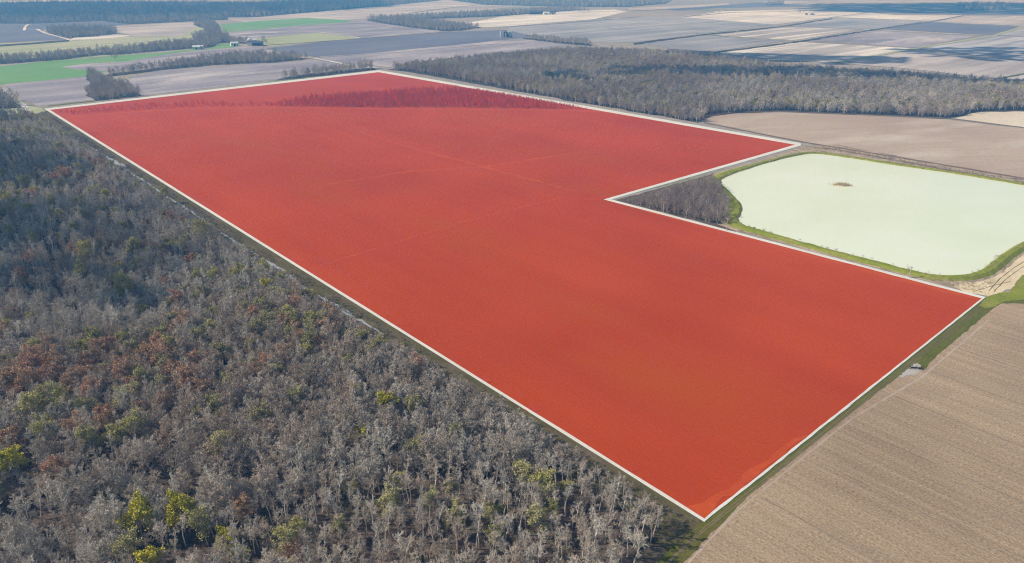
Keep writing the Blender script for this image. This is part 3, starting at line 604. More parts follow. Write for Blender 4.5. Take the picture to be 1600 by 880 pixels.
# a glade-like thinner part near the camera
bx, by = PX(LP[:, 0], LP[:, 1], 0 * LP[:, 0])
thin = ((np.abs(bx - 150) < 170) & (np.abs(by - 800) < 90)); keep &= ~(thin & (rng.uniform(0, 1, len(LP)) < .5)); _far = np.hypot(LP[:, 0], LP[:, 1]) > 300; keep &= ~(_far & (rng.uniform(0, 1, len(LP)) < .35))
LP, ch, n1, n2 = LP[keep], ch[keep], n1[keep], n2[keep]
nL = len(LP); var = rng.integers(0, len(PB), nL)
hts = np.array([p.H for p in PB])[var]; sc = rng.uniform(.72, 1.12, nL); sc = np.minimum(sc, ch * .97 / hts)
ld = np.hypot(LP[:, 0], LP[:, 1]); tint = np.clip(rng.normal(.42, .28, nL) + (n1 - .5) * .7 - .45 * np.clip((ld - 220) / 120, 0, 1), 0, 1); shade = np.clip(rng.normal(.5, .22, nL) + (n2 - .5) * .5, 0, 1); rz = rng.uniform(0, 6.28, nL)  # tint cooled with distance, painting blue haze into the farther trees
u = rng.uniform(0, 1, nL); kind = np.where(u < .055 + .08 * (n2 > .62), 1, np.where(u > .982 - .04 * (n1 > .72), 2, 0)); kind[sc < .45] = 0
cx, cy = PX(LP[:, 0], LP[:, 1], hts * sc * .65); dist = np.sqrt(LP[:, 0] ** 2 + LP[:, 1] ** 2 + H * H)
vis = (cx > -5) & (cx < 1605) & (cy > 0) & (cy < 885) & (sc > .4)
kind[vis & (dist < 230)] = np.where(rng.uniform(0, 1, (vis & (dist < 230)).sum()) < .93, 0, kind[vis & (dist < 230)])
order = np.argsort(np.where(vis & (kind == 0), dist, 1e9))[:300]
# coloured trees first: they are the landmarks
things = {'lime': [], 'bud': [], 'rust': []}
for kd, x, y, s in spots: things[kd].append((x, y, s))
LANDM = [("the red field's bottom corner", G(1100, 812)), ("the photo's lower left corner", G(0, 880)), ("the middle of the white strip", G(590, 500)), ("the upper end of the left wood", G(60, 190)),
         ("the long pale pool", G(45, 528)), ("the dark furrow's wood end", G(500, 417)), ("the middle of the lower frame edge", G(700, 880)), ("the middle of the left frame edge", G(0, 480))]
ORD = ["nearest", "second nearest", "third nearest", "fourth nearest", "fifth nearest", "sixth nearest", "seventh nearest", "eighth nearest", "ninth nearest", "tenth nearest"]
SPEC = {'lime': (PL, "lime_tree", "bright lime-green leafing tree", "bright lime-green trees in the left wood"), 'bud': (PY, "budding_tree", "olive-yellow budding tree", "olive budding trees in the left wood"),
        'rust': (PR, "russet_tree", "russet tree with old leaves", "russet trees in the left wood")}
SPEC['lime'] = (PL, "leafing_tree") + SPEC['lime'][2:]
landmarks = []
for kd, L in things.items():
    XY = np.array([(a, b) for a, b, _ in L]); ranks = [np.argsort(np.argsort(np.linalg.norm(XY - q, axis=1))) for _, q in LANDM]
    for i, (x, y, s) in enumerate(L):
        k = int(np.argmin([r_[i] for r_ in ranks])); rk = int(ranks[k][i])
        lb = f"{SPEC[kd][2]}, {ORD[min(rk, 9)]} such to {LANDM[k][0]}"
        P_ = SPEC[kd][0]; single(SPEC[kd][1], P_[i % len(P_)], x, y, s * rng.uniform(1.1, 1.25), rng.uniform(0, 6.28), rng.uniform(0, 1), rng.uniform(.35, .8), lb, "tree", SPEC[kd][3])
        landmarks.append((kd, x, y, i))
# the 300 bare trees that show largest
LK = np.array([(a, b) for _, a, b, _ in landmarks])
nearedge = np.abs((LP - redline[0]) @ nrm)
picks = []
for i in order:
    tone = "pale grey" if shade[i] > .58 else ("dark grey" if shade[i] < .4 else "grey"); tone = "brownish" if tint[i] > .62 else tone
    form = ("broad", "slender", "spreading", "tall narrow", "low rounded", "wide-crowned", "upright")[var[i]]
    d = np.linalg.norm(LK - LP[i], axis=1); j = int(np.argmin(d)); kd, lx, ly, li = landmarks[j]
    if nearedge[i] < 12: place = "along the white strip"
    elif d[j] < 6:
        side = ("right of" if LP[i, 0] > lx else "left of") if abs(LP[i, 0] - lx) > abs(LP[i, 1] - ly) else ("behind" if LP[i, 1] > ly else "before")
        place = side + {'lime': " a lime-green tree", 'bud': " an olive tree", 'rust': " a russet tree"}[kd]
    else: place = ("at lower frame edge" if cy[i] > 805 else ("in the near wood" if cy[i] > 730 else "farther back in wood")) + (", left" if cx[i] < 350 else (", middle" if cx[i] < 700 else ", right"))
    picks.append((f"{form} {tone} bare tree {place}", cx[i], i))
NUM = ["", "one", "two", "three", "four", "five", "six", "seven", "eight", "nine", "ten", "eleven", "twelve"]
ORL = ["leftmost", "second from left", "third from left", "fourth from left", "fifth from left", "sixth from left", "seventh from left", "eighth from left", "ninth from left", "tenth from left", "eleventh from left", "rightmost"]
for lb in sorted(set(p_[0] for p_ in picks)):
    g_ = sorted((p_ for p_ in picks if p_[0] == lb), key=lambda p_: p_[1])
    for k, (_, _, i) in enumerate(g_):
        full = lb if len(g_) == 1 else f"{lb}, {'rightmost' if k == len(g_) - 1 else ORL[min(k, 11)]} of {NUM[min(len(g_), 12)]}"
        single("bare_tree", PB[var[i]], LP[i, 0], LP[i, 1], sc[i], rz[i], tint[i], shade[i], full, "tree", "leafless trees of the left wood's near side")
rest = np.ones(nL, bool); rest[order] = False
m = rest & (kind == 0); mass("woodland", LP[m], PB + [PF[0]] * 3 + PF, "bare", "grey leafless woodland filling the left side, beyond its nearest trees", "wood", sc[m], tint[m], shade[m], rz[m], hlim=ch[m] * .95)
m = rest & (kind == 1); mass("budding_woodland", LP[m], PY, "bud", "scattered yellow-green budding crowns all through the left wood", "wood", sc[m], tint[m], shade[m], rz[m], hlim=ch[m] * .95)
m = rest & (kind == 2); mass("russet_woodland", LP[m], PR, "rust", "scattered russet crowns all through the left wood", "wood", sc[m], tint[m], shade[m], rz[m], hlim=ch[m] * .95)
UP = lattice(LW, 3.6, 77); UP = UP[(clear_height(UP) > 4.5) & (rng.uniform(0, 1, len(UP)) < .75)]
mass("undergrowth", UP, PS, "shrub", "twiggy brown undergrowth on the left wood's floor", "undergrowth", seed=5)
EP = lattice(LW, 6, 78); q = vnoise(EP, 16, 31); EP = EP[(clear_height(EP) > 5) & (q > .68)]
mass("evergreen_undergrowth", EP, PE, "ever", "dark green leafy undergrowth in patches of the left wood", "undergrowth", rng.uniform(.5, 1, len(EP)), seed=6)
VP = lattice(W([(70,176),(1085,812),(1040,850),(1000,800),(800,668),(560,520),(400,412),(200,280),(120,220)]), 1.8, 79)
VP = VP[(vnoise(VP, 14, 5) > .3) & (rng.uniform(0, 1, len(VP)) < .85)]; VS = np.minimum(rng.uniform(.35, 1.0, len(VP)), clear_white(VP) / 3.0)
mass("scrub", VP, PS, "shrub", "low brown scrub along the ditch by the white strip", "scrub", VS, seed=7)

# ------------------------------------------------------------------ thicket by the pond, pond plants
TW = W([(966,313),(1060,289),(1112,277),(1122,296),(1138,318),(1140,345),(1136,354),(1060,338)])
DE = W([(961,312.5),(1543,464.3)]); CD = W([(1256,228.5),(961,312.5)])
TP = lattice(TW, 2.7, 41)
def clear_of(P, seg):
    d = seg[1] - seg[0]; n = unit(np.array([d[1], -d[0]])); n = n * np.sign(seg[0] @ n); k = (seg[0] @ n) / ((P + n * 1.5) @ n + 1e-9); return np.where(k > 1, H * (1 - 1 / np.maximum(k, 1.0001)), 99.0)
tc = clear_of(TP, CD); ts = np.minimum(rng.uniform(.6, 1.05, len(TP)), tc / 7.4); ok = ts > .22
mass("thicket", TP[ok], PT, "thicket", "dense grey-brown thicket in the notch beside the pond", "thicket", ts[ok], np.clip(rng.normal(.5, .3, ok.sum()), 0, 1), seed=8)
DP = lattice(W([(1150,362),(1148,354),(1200,373),(1400,426),(1500,442),(1545,428),(1552,440),(1530,459),(1300,400)]), 1.6, 42); DP = DP[rng.uniform(0, 1, len(DP)) < .55]
mass("dry_tussocks", DP, PD, "dry", "tan dry tussocks between the pond bank and white strip", "dry grass", seed=9)
b2 = ring + OUTN * .9
ii = rng.choice(nR, 120); RP = np.c_[b2[ii] + rng.normal(0, .5, (120, 2)), np.full(120, 1.3)]
mass("reeds", RP, PD, "dry", "dry reed tufts along the pond's water line", "reeds", seed=10)
DP = lattice(W([(1262,231),(1310,232),(1420,252),(1600,284),(1600,290),(1420,258),(1310,238)]), 2.4, 43); DP = DP[rng.uniform(0, 1, len(DP)) < .6]
mass("ditch_brush", DP, PS, "shrub", "brown brush in the ditch above the pond", "brush", rng.uniform(.4, .9, len(DP)), seed=11)

# ------------------------------------------------------------------ the right wood and far woods
RW = W([(612,109),(640,112),(700,121),(800,140),(900,160),(1000,181),(1085,197),(1096,186),(1110,180),(1150,175),(1220,173),(1350,178),(1480,184),(1500,181),(1525,173.5),(1600,171),(1760,171),(1760,147),(1640,136),(1560,132),(1480,127),(1400,120),(1300,114),(1200,106),(1120,94),(1000,84),(900,80),(830,86),(760,92),(690,100)])
BC = W([(592,108.3),(1255,223)])
RP = lattice(RW, 4.4, 51)
# keep the crowns off the far side of the boundary strip
d = BC[1] - BC[0]; nb = unit(np.array([-d[1], d[0]])); nb = nb if np.dot(RP.mean(0) - BC[0], nb) > 0 else -nb
RP = RP[(RP - BC[0]) @ nb > 5]
sh = vnoise(RP, 60, 61)
rs = rng.uniform(.55, 1.05, len(RP)); u = rng.uniform(0, 1, len(RP)); bud = u < .08 + .10 * (sh > .6)
sheet("woodland_floor", [(605,109),(640,113),(800,141.5),(1000,176.5),(1090,192),(1098,188),(1112,182),(1150,177),(1220,175),(1350,180),(1480,186),(1505,182),(1528,175),(1780,173),(1780,145),(1560,130),(1400,118),(1200,104),(1120,92),(1000,82),(900,78),(760,90),(690,99)], 0.06, M['farwood'], "leaf-litter floor under the right wood", "woodland floor", rough=(12, 1.5))
mass("woodland", RP[~bud], PF, "far", "grey leafless wood between the red field and far fields", "wood", rs[~bud], np.clip(rng.normal(.5, .25, (~bud).sum()) + (vnoise(RP[~bud], 45, 88) - .5) * .9, 0, 1), np.clip(.36 + (sh[~bud] - .5) * .6 + rng.normal(0, .24, (~bud).sum()), 0, 1), seed=12)
mass("budding_woodland", RP[bud], PY, "bud", "yellow-green budding crowns scattered through the right wood", "wood", rs[bud], seed=13)
WOODS = [
 ("block wood among far left fields", [(72,47),(95,45),(135,44),(180,46),(183,53),(150,57),(100,60),(76,53)], 9),
 ("long tree belt above the green wheat field", [(-80,95),(0,93),(45,92),(100,86),(145,83),(200,78),(250,71),(292,67),(320,68),(345,62),(385,66),(388,69),(345,67),(330,74),(300,76),(250,80),(195,85),(150,87),(100,93),(50,97),(-80,106)], 8),
 ("knob-shaped wood above the white shed", [(302,39),(310,35),(335,37),(343,45),(345,56),(358,56),(358,63),(330,66),(302,62),(302,57),(325,53),(318,45)], 9),
 ("long dark wood below the farmstead", [(165,117),(245,106),(300,97),(370,88),(430,88),(485,92),(430,98),(330,102),(250,110),(165,121)], 8),
 ("dark L-shaped wood beyond the red field's left end", [(134,118),(146,117),(165,126),(190,134),(215,145),(222,150),(150,158),(134,150),(148,136)], 7),
 ("small wood at the left frame edge by the road", [(-80,150),(0,146),(15,155),(34,168),(-80,178)], 7),
 ("low wood touching the red field's top corner", [(430,126),(445,121),(525,110),(583,106),(588,109)], 7),
 ("wedge-shaped wood in the middle distance", [(572,32),(600,30),(660,31),(700,37),(752,43),(720,48),(690,49),(640,43),(600,37)], 11),
 ("tree belt behind the wedge-shaped wood", [(572,31),(690,25),(780,21),(870,15),(920,15),(880,18),(790,25),(690,29),(600,32)], 13),
 ("row of trees right of the grain bins", [(815,60),(830,60),(922,69),(925,72),(870,68)], 8),
 ("great blue wood along the top left", [(-80,37),(50,37),(160,33),(205,38),(310,33),(356,31),(356,27),(400,27),(480,20),(590,10),(690,1),(640,-2),(480,3),(380,7),(320,6),(100,5),(-80,9)], 17),
 ("dark wood strip in the upper right band", [(1505,13),(1540,11),(1570,12),(1572,16),(1510,16)], 17),
 ("thin tree line at the upper right", [(1495,7),(1600,8),(1700,9),(1700,11),(1495,9.5)], 20),
 ("small wood near the top right of centre", [(1196,6),(1224,5.5),(1224,8),(1200,8.5)], 18),
 ("hedge along the pale far left field", [(-80,75),(0,70.5),(108,63),(108,65),(0,73),(-80,78)], 9),
 ("great blue wood along the top middle", [(700,0),(900,1),(1050,0),(1040,6),(980,11),(900,11),(760,8)], 22),
 ("hedge beside the far grey field", [(990,68),(1095,54.5),(1220,41.5),(1300,29),(1300,30),(1222,42.7),(1096,56),(990,70)], 10),
 ("hedge below the striped far field", [(1115,82),(1250,64.5),(1350,48.5),(1440,35),(1440,36),(1352,49.8),(1250,66.4),(1116,84)], 9),
]
for i, (lb, pts, spc) in enumerate(WOODS):
    Q = W(pts); P = lattice(Q, spc, 400 + i)
    sheet("woodland_floor", pts, (0.55 if max(q[1] for q in pts) < 100 else .14) + .015 * i, M['farwood'], "dark floor of the " + lb, "woodland floor", rough=(20, 2), seed=i)
    r = np.random.default_rng(i); hedge = lb.startswith("hedge")
    s = r.uniform(.8, 1.2, len(P)) * (.16 if hedge else 1) * (.95 + .3 * (spc > 12)); mass("far_hedge" if hedge else "far_wood", P, PF, "far", lb, "hedge" if hedge else "wood", s, np.clip(r.normal(.2, .2, len(P)), 0, 1), np.clip(r.normal(.3, .2, len(P)), 0, 1), seed=20 + i)
# wood inside the red field, given the overlay's red tint
XW = W([(430,163),(480,156),(560,150),(640,144),(700,143),(760,144),(850,155),(930,168),(930,171),(800,170),(640,168.5),(430,167)])
XP = lattice(XW, 3.6, 91); xh = np.minimum(rng.uniform(6, 10, len(XP)), clear_of(XP, BC) * .97) * .74; bx_, _b = PX(XP[:, 0], XP[:, 1], 0 * XP[:, 0]); xh = np.minimum(xh, 3 + np.clip((bx_ - 400) / 220, 0, 1) * 8.5); XP, xh = XP[xh > 2.2], xh[xh > 2.2]
mass("red_tinted_wood", XP, PX_RED, "red", "tree belt tinted deep red by the overlay, behind the orange track in the red field", "wood", xh / 10.5, seed=14)
XW = W([(90,176),(200,167),(300,160),(430,162),(430,167),(300,169),(200,174),(110,181)]); XP = lattice(XW, 3.4, 92); XP = XP[rng.uniform(0, 1, len(XP)) < .75]
mass("red_hedge", XP, PX_RED, "red", "thin red hedge along the red field's upper left track", "hedge", rng.uniform(.14, .36, len(XP)), seed=15)
# lone trees far left
LONE = [(143, 92, 1.2, "lone dark tree on the green wheat, left one of two"), (181, 94, 1.5, "lone rounded tree on the green wheat, right one of two"), (109, 63, 1.2, "lone tree at the hedge's end by the chalk strip"),
        (322, 75, 1.2, "dark tree beside the pale metal roofs"), (388, 67, 1.1, "dark tree beside the round silo"), (412, 68, 1.3, "dark tree at the farmstead's right end"), (416, 69, 1.1, "second dark tree at the farmstead's right end"),
        (1249, 22, 1.5, "lone dark tree by the machinery yard"), (905, 19, 1.4, "left tree of the short row at a far lane"), (912, 19.5, 1.5, "middle tree of the short row at a far lane"), (919, 19.5, 1.3, "right tree of the short row at a far lane")]
for px, py, s, lb in LONE:
    p = G(px, py); single("lone_tree", PF[int(px) % 3], p[0], p[1], s, px, .6, .25, lb, "tree", "lone trees on the far fields")

# ------------------------------------------------------------------ buildings and small things
def boxmesh(name, x0, x1, y0, y1, z0, z1, mat, parent):
    me = bpy.data.meshes.new(name); bm = bmesh.new(); bmesh.ops.create_cube(bm, size=1)
    for v_ in bm.verts: v_.co = Vector(((x0 + x1) / 2 + v_.co.x * (x1 - x0), (y0 + y1) / 2 + v_.co.y * (y1 - y0), (z0 + z1) / 2 + v_.co.z * (z1 - z0)))
    bm.to_mesh(me); bm.free(); return link(name, me, [mat], parent)
def gable(name, L, Wd, z0, rise, mat, parent, over=.5):
    a, b = L / 2 + over, Wd / 2 + over; t = .18
    P = [(-a, -b, z0), (-a, 0, z0 + rise), (-a, b, z0)]; v_ = []
    for s in (1, -1):
        for (x, y, z) in P: v_.append((x * s, y, z))
        for (x, y, z) in P: v_.append((x * s, y, z + t))
    f_ = [(0, 1, 7, 6), (1, 2, 8, 7), (3, 9, 10, 4), (4, 10, 11, 5), (0, 6, 9, 3), (2, 5, 11, 8), (0, 3, 4, 1), (1, 4, 5, 2), (6, 7, 10, 9), (7, 8, 11, 10)]
    me = bpy.data.meshes.new(name); me.from_pydata(v_, [], f_)
    bm = bmesh.new(); bm.from_mesh(me); bmesh.ops.recalc_face_normals(bm, faces=bm.faces); bm.to_mesh(me); bm.free()
    return link(name, me, [mat], parent)
def shed(name, px, py, L, Wd, h, rise, rz, wall, roof, label, cat, door=True, z=0.1):
    p = G(px, py); e = empty(name, (p[0], p[1], z), rz); tag(e, label, cat)
    me = bpy.data.meshes.new("wall"); a, b = L / 2, Wd / 2
    v_ = [(x, y, zz) for x in (-a, a) for (y, zz) in ((-b, 0), (-b, h), (0, h + rise), (b, h), (b, 0))]
    me.from_pydata(v_, [], [(0, 1, 2, 3, 4), (9, 8, 7, 6, 5), (0, 5, 6, 1), (4, 3, 8, 9), (1, 6, 7, 2), (2, 7, 8, 3)]); link("wall", me, [M[wall]], e)
    gable("roof", L, Wd, h + .03, rise, M[roof], e)
    if door:
        boxmesh("door", -L * .12, L * .12, -b - .12, -b - .02, 0, h * .8, M['darkm'], e)
        for s in (-.34, .34): boxmesh("window", L * s - .6, L * s + .6, -b - .09, -b - .02, h * .4, h * .72, M['darkm'], e)
    return e
def bin_(name, px, py, r_, h, mat, label, z=0.1):
    p = G(px, py); e = empty(name, (p[0], p[1], z)); tag(e, label, "grain bin"); n = 20
    for nm, prof_ in (("wall", [(r_, 0), (r_, h * .33), (r_ * 1.015, h * .34), (r_, h * .35), (r_, h * .66), (r_ * 1.015, h * .67), (r_, h * .68), (r_, h)]), ("roof", [(r_ * 1.06, h - .05), (r_ * .2, h + r_ * .55), (r_ * .2, h + r_ * .55 + .5), (.02, h + r_ * .55 + .6)])):
        v_ = [(a * math.cos(2 * math.pi * i / n), a * math.sin(2 * math.pi * i / n), zz) for a, zz in prof_ for i in range(n)]
        f_ = [(k * n + i, k * n + (i + 1) % n, (k + 1) * n + (i + 1) % n, (k + 1) * n + i) for k in range(len(prof_) - 1) for i in range(n)]
        me = bpy.data.meshes.new(nm); me.from_pydata(v_, [], f_); link(nm, me, [M[mat]], e)
    boxmesh("door", -.5, .5, -r_ - .1, -r_ + .15, 0, 2, M['darkm'], e)
    return e
shed("farm_shed", 366.5, 72, 13, 9, 5, 2.2, .5, 'wallw', 'roofl', "small white shed on the green paddock", "shed")
shed("farmhouse", 397, 71, 22, 10, 5, 3, .1, 'wallw', 'roofd', "white-walled house with dark roof at the far left farmstead", "house")
shed("barn", 405, 71.5, 13, 10, 5, 3, .1, 'roofd', 'roofd', "dark barn right of the far farmhouse", "barn")
shed("farm_shed", 399, 68.5, 7, 6, 7, 2, .1, 'wallw', 'roofl', "small white shed behind the far farmhouse", "shed")
bin_("grain_silo", 391, 69.5, 4.5, 9, 'binm', "round galvanised silo at the left of the far farmhouse")
shed("metal_shed", 308, 77, 12, 9, 4, 2, .2, 'roofl', 'roofl', "pale metal-roofed shed by the tree belt, left of two", "shed")
shed("metal_shed", 313.5, 76.5, 9, 8, 4, 2, .2, 'roofl', 'roofl', "pale metal-roofed shed by the tree belt, right of two", "shed")
# the group of bins and a dark arched store in the middle of the plain
bin_("grain_bin", 782.5, 58.5, 1.6, 11.5, 'binm', "slim pale grain bin at the left end of its row")
bin_("grain_bin", 799.5, 58.0, 1.7, 11.5, 'binm', "slim white grain bin at the right end of its row")
bin_("grain_bin", 795.4, 58.2, 3.3, 10.5, 'bing', "pale green grain bin between dark store and white bin")
p = G(790, 58.5); e = empty("arched_store", (p[0], p[1], .1)); tag(e, "dark round-topped store with tall white doorway among the bins", "store")
v_ = []; f_ = []; n = 12
for y in (-4, 4):
    v_ += [(-4, y, 0)] + [(4 * math.cos(math.pi - math.pi * i / n), y, 7.5 + 4 * math.sin(math.pi * i / n)) for i in range(n + 1)] + [(4, y, 0)]
k = n + 3; f_ = [tuple(range(k - 1, -1, -1)), tuple(range(k, 2 * k))] + [(i, i + 1, k + i + 1, k + i) for i in range(k - 1)]
me = bpy.data.meshes.new("shell"); me.from_pydata(v_, [], f_); link("shell", me, [M['roofd']], e)
boxmesh("door", -1.5, 1.5, -4.3, -4.02, 0, 9, M['wallw'], e)
shed("long_shed", 837, 22.5, 42, 18, 6, 5, .15, 'roofd', 'roofd', "long dark-roofed shed on the far pale field", "shed")
shed("white_shed", 853, 22.8, 16, 10, 5, 3, .15, 'wallw', 'roofl', "white shed right of the long dark one, nearer it", "shed")
shed("white_shed", 863, 22.6, 20, 12, 5, 3, .15, 'wallw', 'roofd', "white shed right of the long dark one, farther out", "shed")
def machine(px, py, L, label):
    p = G(px, py); e = empty("farm_machine", (p[0], p[1], .1), .2); tag(e, label, "farm machine", "machines in the far yard")
    boxmesh("body", -L / 2, L / 2, -1.5, 1.5, 1.2, 3.2, M['steel'], e); boxmesh("cab", -L * .2, L * .15, -1.2, 1.2, 3.2, 5.0, M['darkm'], e)
    for sx in (-.36, .36):
        for sy in (-1.6, 1.6):
            me = bpy.data.meshes.new("wheel"); bm = bmesh.new(); bmesh.ops.create_cone(bm, cap_ends=True, segments=14, radius1=1.1, radius2=1.1, depth=.6)
            bmesh.ops.rotate(bm, verts=bm.verts, matrix=Matrix.Rotation(math.pi / 2, 3, 'X')); bmesh.ops.translate(bm, verts=bm.verts, vec=(L * sx, sy, 1.1)); bm.to_mesh(me); bm.free(); link("wheel", me, [M['darkm']], e)
machine(1260, 23.3, 9, "dark farm machine in the far chalky yard, left of two"); machine(1269, 23.6, 14, "longer dark farm machine in the far chalky yard, right of two")
# utility poles on the notch side of the strip
def pole(px, py, h, label):
    p = G(px, py); e = empty("utility_pole", (p[0], p[1], 0), R(-42)); tag(e, label, "utility pole", "utility poles along the notch side of the strip")
    b = TB(); b.limb([(0, 0, -.3), (0.02, 0, h * .5), (0, 0, h)], [.2, .17, .13], 8); link("shaft", b.mesh("shaft", [M['wood']]), [], e)
    boxmesh("crossarm", -1.1, 1.1, .16, .28, h - .8, h - .62, M['wood'], e)
    for s in (-.95, 0, .95): boxmesh("insulator", s - .06, s + .06, .17, .27, h - .62, h - .42, M['wallw'], e)
pole(1036, 333.5, 7, "pale wooden pole between thicket and white strip, nearest the notch tip")
pole(1134.5, 360.5, 7, "pale wooden pole at the thicket's lower right end")
pole(1420, 434, 5.5, "pale wooden pole below the pond, on the strip's edge")
# snags in the pond
def snag(px, py, h, label, seed):
    p = G(px, py, .5); r = np.random.default_rng(seed); e = empty("dead_snag", (p[0], p[1], .3)); tag(e, label, "dead tree", "dead snags at the pond's near shore")
    b = TB(); P, dd = bend(np.array([0, 0, -.4]), np.array([.05, 0, 1.]), h, r, 0, 5, .08); b.limb(P, [.12, .1, .08, .06, .02], 5); link("trunk", b.mesh("trunk", [M['bark']]), [], e)
    b = TB()
    for k in range(7):
        q, _ = bend(P[2 + k % 3], unit(r.normal(0, 1, 3) + np.array([0, 0, .7])), h * .35, r, .1, 3); b.limb(q, [.05, .035, .01], 3)
    o = link("branches", b.mesh("branches", [M['bark']]), [], e); 
    for c_ in e.children: c_["tint"] = .6; c_["shade"] = .2
snag(1417, 420, 2.6, "bushy dead snag in the pond's near shallows, leftmost of three", 1); snag(1435, 423.5, 1.2, "tiny dead snag in the pond's near shallows, middle of three", 2); snag(1449, 426, 1.9, "thin dead snag in the pond's near shallows, rightmost of three", 3)
# islet of reeds in the pond
p = G(1315, 290, .5); e = empty("reed_islet", (p[0], p[1], .5), -.12); tag(e, "small tan reed islet lying in the milky pond", "islet")
th = np.linspace(0, 2 * math.pi, 28, endpoint=False); me = bpy.data.meshes.new("mound")
rr_ = 1 + .15 * np.sin(3 * th + 1) + .1 * np.sin(7 * th)
v_ = [(0, 0, .9)] + [(6.3 * .5 * a * math.cos(t), 2.2 * .5 * a * math.sin(t), .7) for a, t in zip(rr_, th)] + [(6.3 * a * math.cos(t), 2.2 * a * math.sin(t), -.2) for a, t in zip(rr_, th)]
f_ = [(0, 1 + i, 1 + (i + 1) % 28) for i in range(28)] + [(1 + i, 29 + i, 29 + (i + 1) % 28, 1 + (i + 1) % 28) for i in range(28)]
me.from_pydata(v_, [], f_); link("mound", me, [M['sand']], e)
r = np.random.default_rng(4); b = TB(); A = np.c_[r.normal(0, 2.4, 900), r.normal(0, .8, 900), np.full(900, .3)]; b.blades(A, A + np.c_[r.normal(0, .35, (900, 2)), r.uniform(.8, 2.0, 900)], np.full(900, .16), r)
o = link("reeds", b.mesh("reeds", [M['reedm']]), [], e); o["tint"] = .3; o["shade"] = .6
# puddle with dead brush on the stubble's edge
sheet("puddle", [(1404,590),(1412,582),(1420,576),(1426,570),(1433,568),(1439,571),(1441,578),(1437,583),(1430,586),(1421,586),(1413,589)], .1, M['puddle'], "pale puddle of standing water at the stubble field's edge", "puddle", rough=(.6, .22))
p = G(1431, 577); e = empty("fallen_branch", (p[0], p[1], .1)); tag(e, "black dead branch lying in the pale puddle", "branch")
b = TB(); r = np.random.default_rng(6); b.limb([(-2.2, .2, .2), (-.8, .1, .5), (.8, -.1, .45), (2.4, -.3, .15)], [.12, .24, .2, .05], 6); link("bough", b.mesh("bough", [M['deadwood']]), [], e)
b = TB()
for k in range(16):
    q, _ = bend(np.array([r.uniform(-1.6, 1.6), 0, .5]), unit(r.normal(0, 1, 3) * np.array([1, .8, .6]) + np.array([0, 0, .4])), r.uniform(1, 2), r, 0, 3); b.limb(q, [.09, .07, .02], 4)
link("twigs", b.mesh("twigs", [M['deadwood']]), [], e)

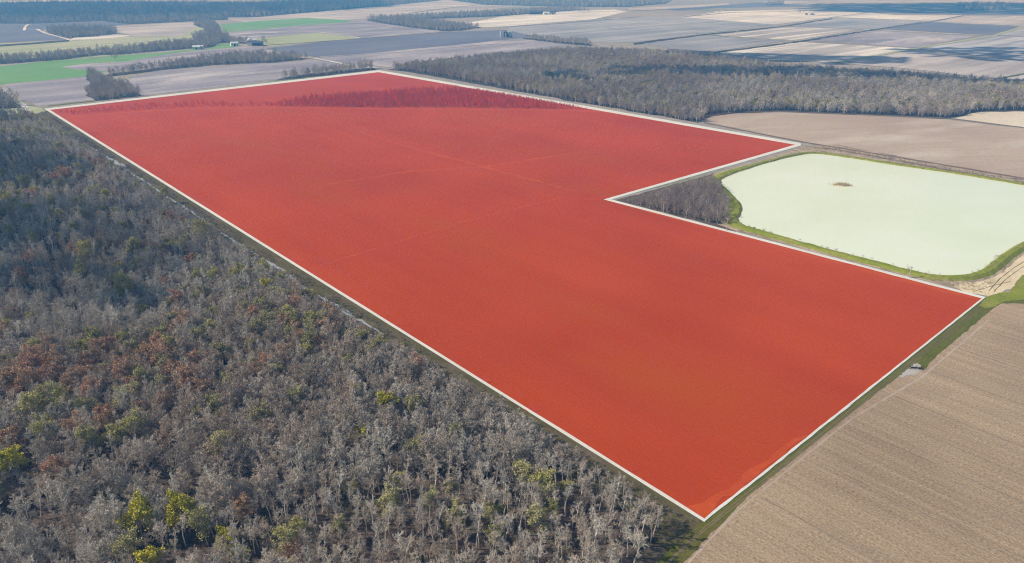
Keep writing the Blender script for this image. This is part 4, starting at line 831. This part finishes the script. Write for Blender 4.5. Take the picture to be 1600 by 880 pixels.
# ------------------------------------------------------------------ broken cloud high above the plain (its shade lies on the woods and fields)
cm, cnt, cb = newmat("cloud_white", 1.0, 0.0); cb.inputs["Base Color"].default_value = (0.85, 0.86, 0.88, 1)
ib = bmesh.new(); bmesh.ops.create_icosphere(ib, subdivisions=1, radius=1); IV = np.array([v_.co[:] for v_ in ib.verts]); IF = np.array([[v_.index for v_ in f_.verts] for f_ in ib.faces]); ib.free()
def cloud(pts, cover, alt, label, spc=11, seed=0, soft=40):
    Q = W(pts); P = lattice(Q, spc, 900 + seed, .5); r = np.random.default_rng(seed)
    # thinner towards the rim
    dmin = np.full(len(P), 1e9)
    for a, b in zip(Q, np.roll(Q, -1, 0)):
        t = np.clip(((P - a) @ (b - a)) / ((b - a) @ (b - a)), 0, 1); dmin = np.minimum(dmin, np.linalg.norm(P - a - t[:, None] * (b - a), axis=1))
    pr = cover * np.clip(dmin / soft, 0, 1) * np.clip(vnoise(P, 55, 70 + seed) * 1.6 + .1, 0, 1)
    P = P[r.uniform(0, 1, len(P)) < pr]; n = len(P)
    if not n: return
    h = alt + r.normal(0, 9, n); c = np.c_[P + np.array([sunv.x, sunv.y]) / sunv.z * h[:, None], h]
    rad = spc * r.uniform(.5, .95, n)
    V = (IV[None] * np.array([1, 1, .6]) * rad[:, None, None] + c[:, None]).reshape(-1, 3); F = (IF[None] + (np.arange(n) * len(IV))[:, None, None]).reshape(-1, 3)
    me = bpy.data.meshes.new("cloud"); me.from_pydata(V, [], F.tolist()); me.polygons.foreach_set("use_smooth", [True] * len(F))
    tag(link("cloud", me, [cm]), label, "cloud", None, "stuff")
CLOUDS = [([(840,124),(980,110),(1150,110),(1350,116),(1600,124),(1900,130),(1900,152),(1600,140),(1420,134),(1250,128),(1050,126),(900,134)], 1.4, "long thin cloud over the right wood", 16),
          ([(1020,78),(1150,82),(1300,86),(1420,90),(1420,100),(1280,101),(1120,96),(1040,88)], 1.3, "cloud over the far side of the right wood", 18),
          ([(-350,178),(60,182),(170,260),(330,370),(420,470),(330,560),(150,520),(-60,560),(-500,520)], .68, "broken cloud over the left wood's far half", 45),
          ([(1380,76),(1560,72),(1800,78),(1800,98),(1560,97),(1430,88)], .8, "cloud over the wet field at the right", 30),
          ([(-200,3),(300,3),(600,3),(640,10),(400,26),(200,30),(-200,34)], .85, "wide cloud over the far left woods", 80),
          ([(1240,5),(1900,5),(1900,22),(1450,22),(1250,17)], .9, "wide cloud over the far right band", 80)]
for i, (pts, cov, lb, sf) in enumerate(CLOUDS): cloud(pts, cov, 650, lb, 11 if i < 5 else 34, i, sf)

# ------------------------------------------------------------------ haze
me = bpy.data.meshes.new("haze"); bm = bmesh.new(); bmesh.ops.create_cube(bm, size=1)
for v_ in bm.verts: v_.co = Vector((v_.co.x * 2 * (B + 50), v_.co.y * 2 * (B + 50), -1.2 + (v_.co.z + .5) * (H + 6 + 1.2)))
bm.to_mesh(me); bm.free()
hm = bpy.data.materials.new("haze"); hm.use_nodes = True; hn = hm.node_tree; hn.nodes.clear()
out = hn.nodes.new("ShaderNodeOutputMaterial"); pv = hn.nodes.new("ShaderNodeVolumePrincipled")
pv.inputs["Color"].default_value = (0.11, 0.46, 1.0, 1); pv.inputs["Absorption Color"].default_value = (1, 1, 1, 1); pv.inputs["Density"].default_value = 0.00032; pv.inputs["Anisotropy"].default_value = 0.0
hn.links.new(pv.outputs[0], out.inputs["Volume"])
tag(link("haze", me, [hm]), "thin blue air haze over the whole plain", "haze", None, "stuff")
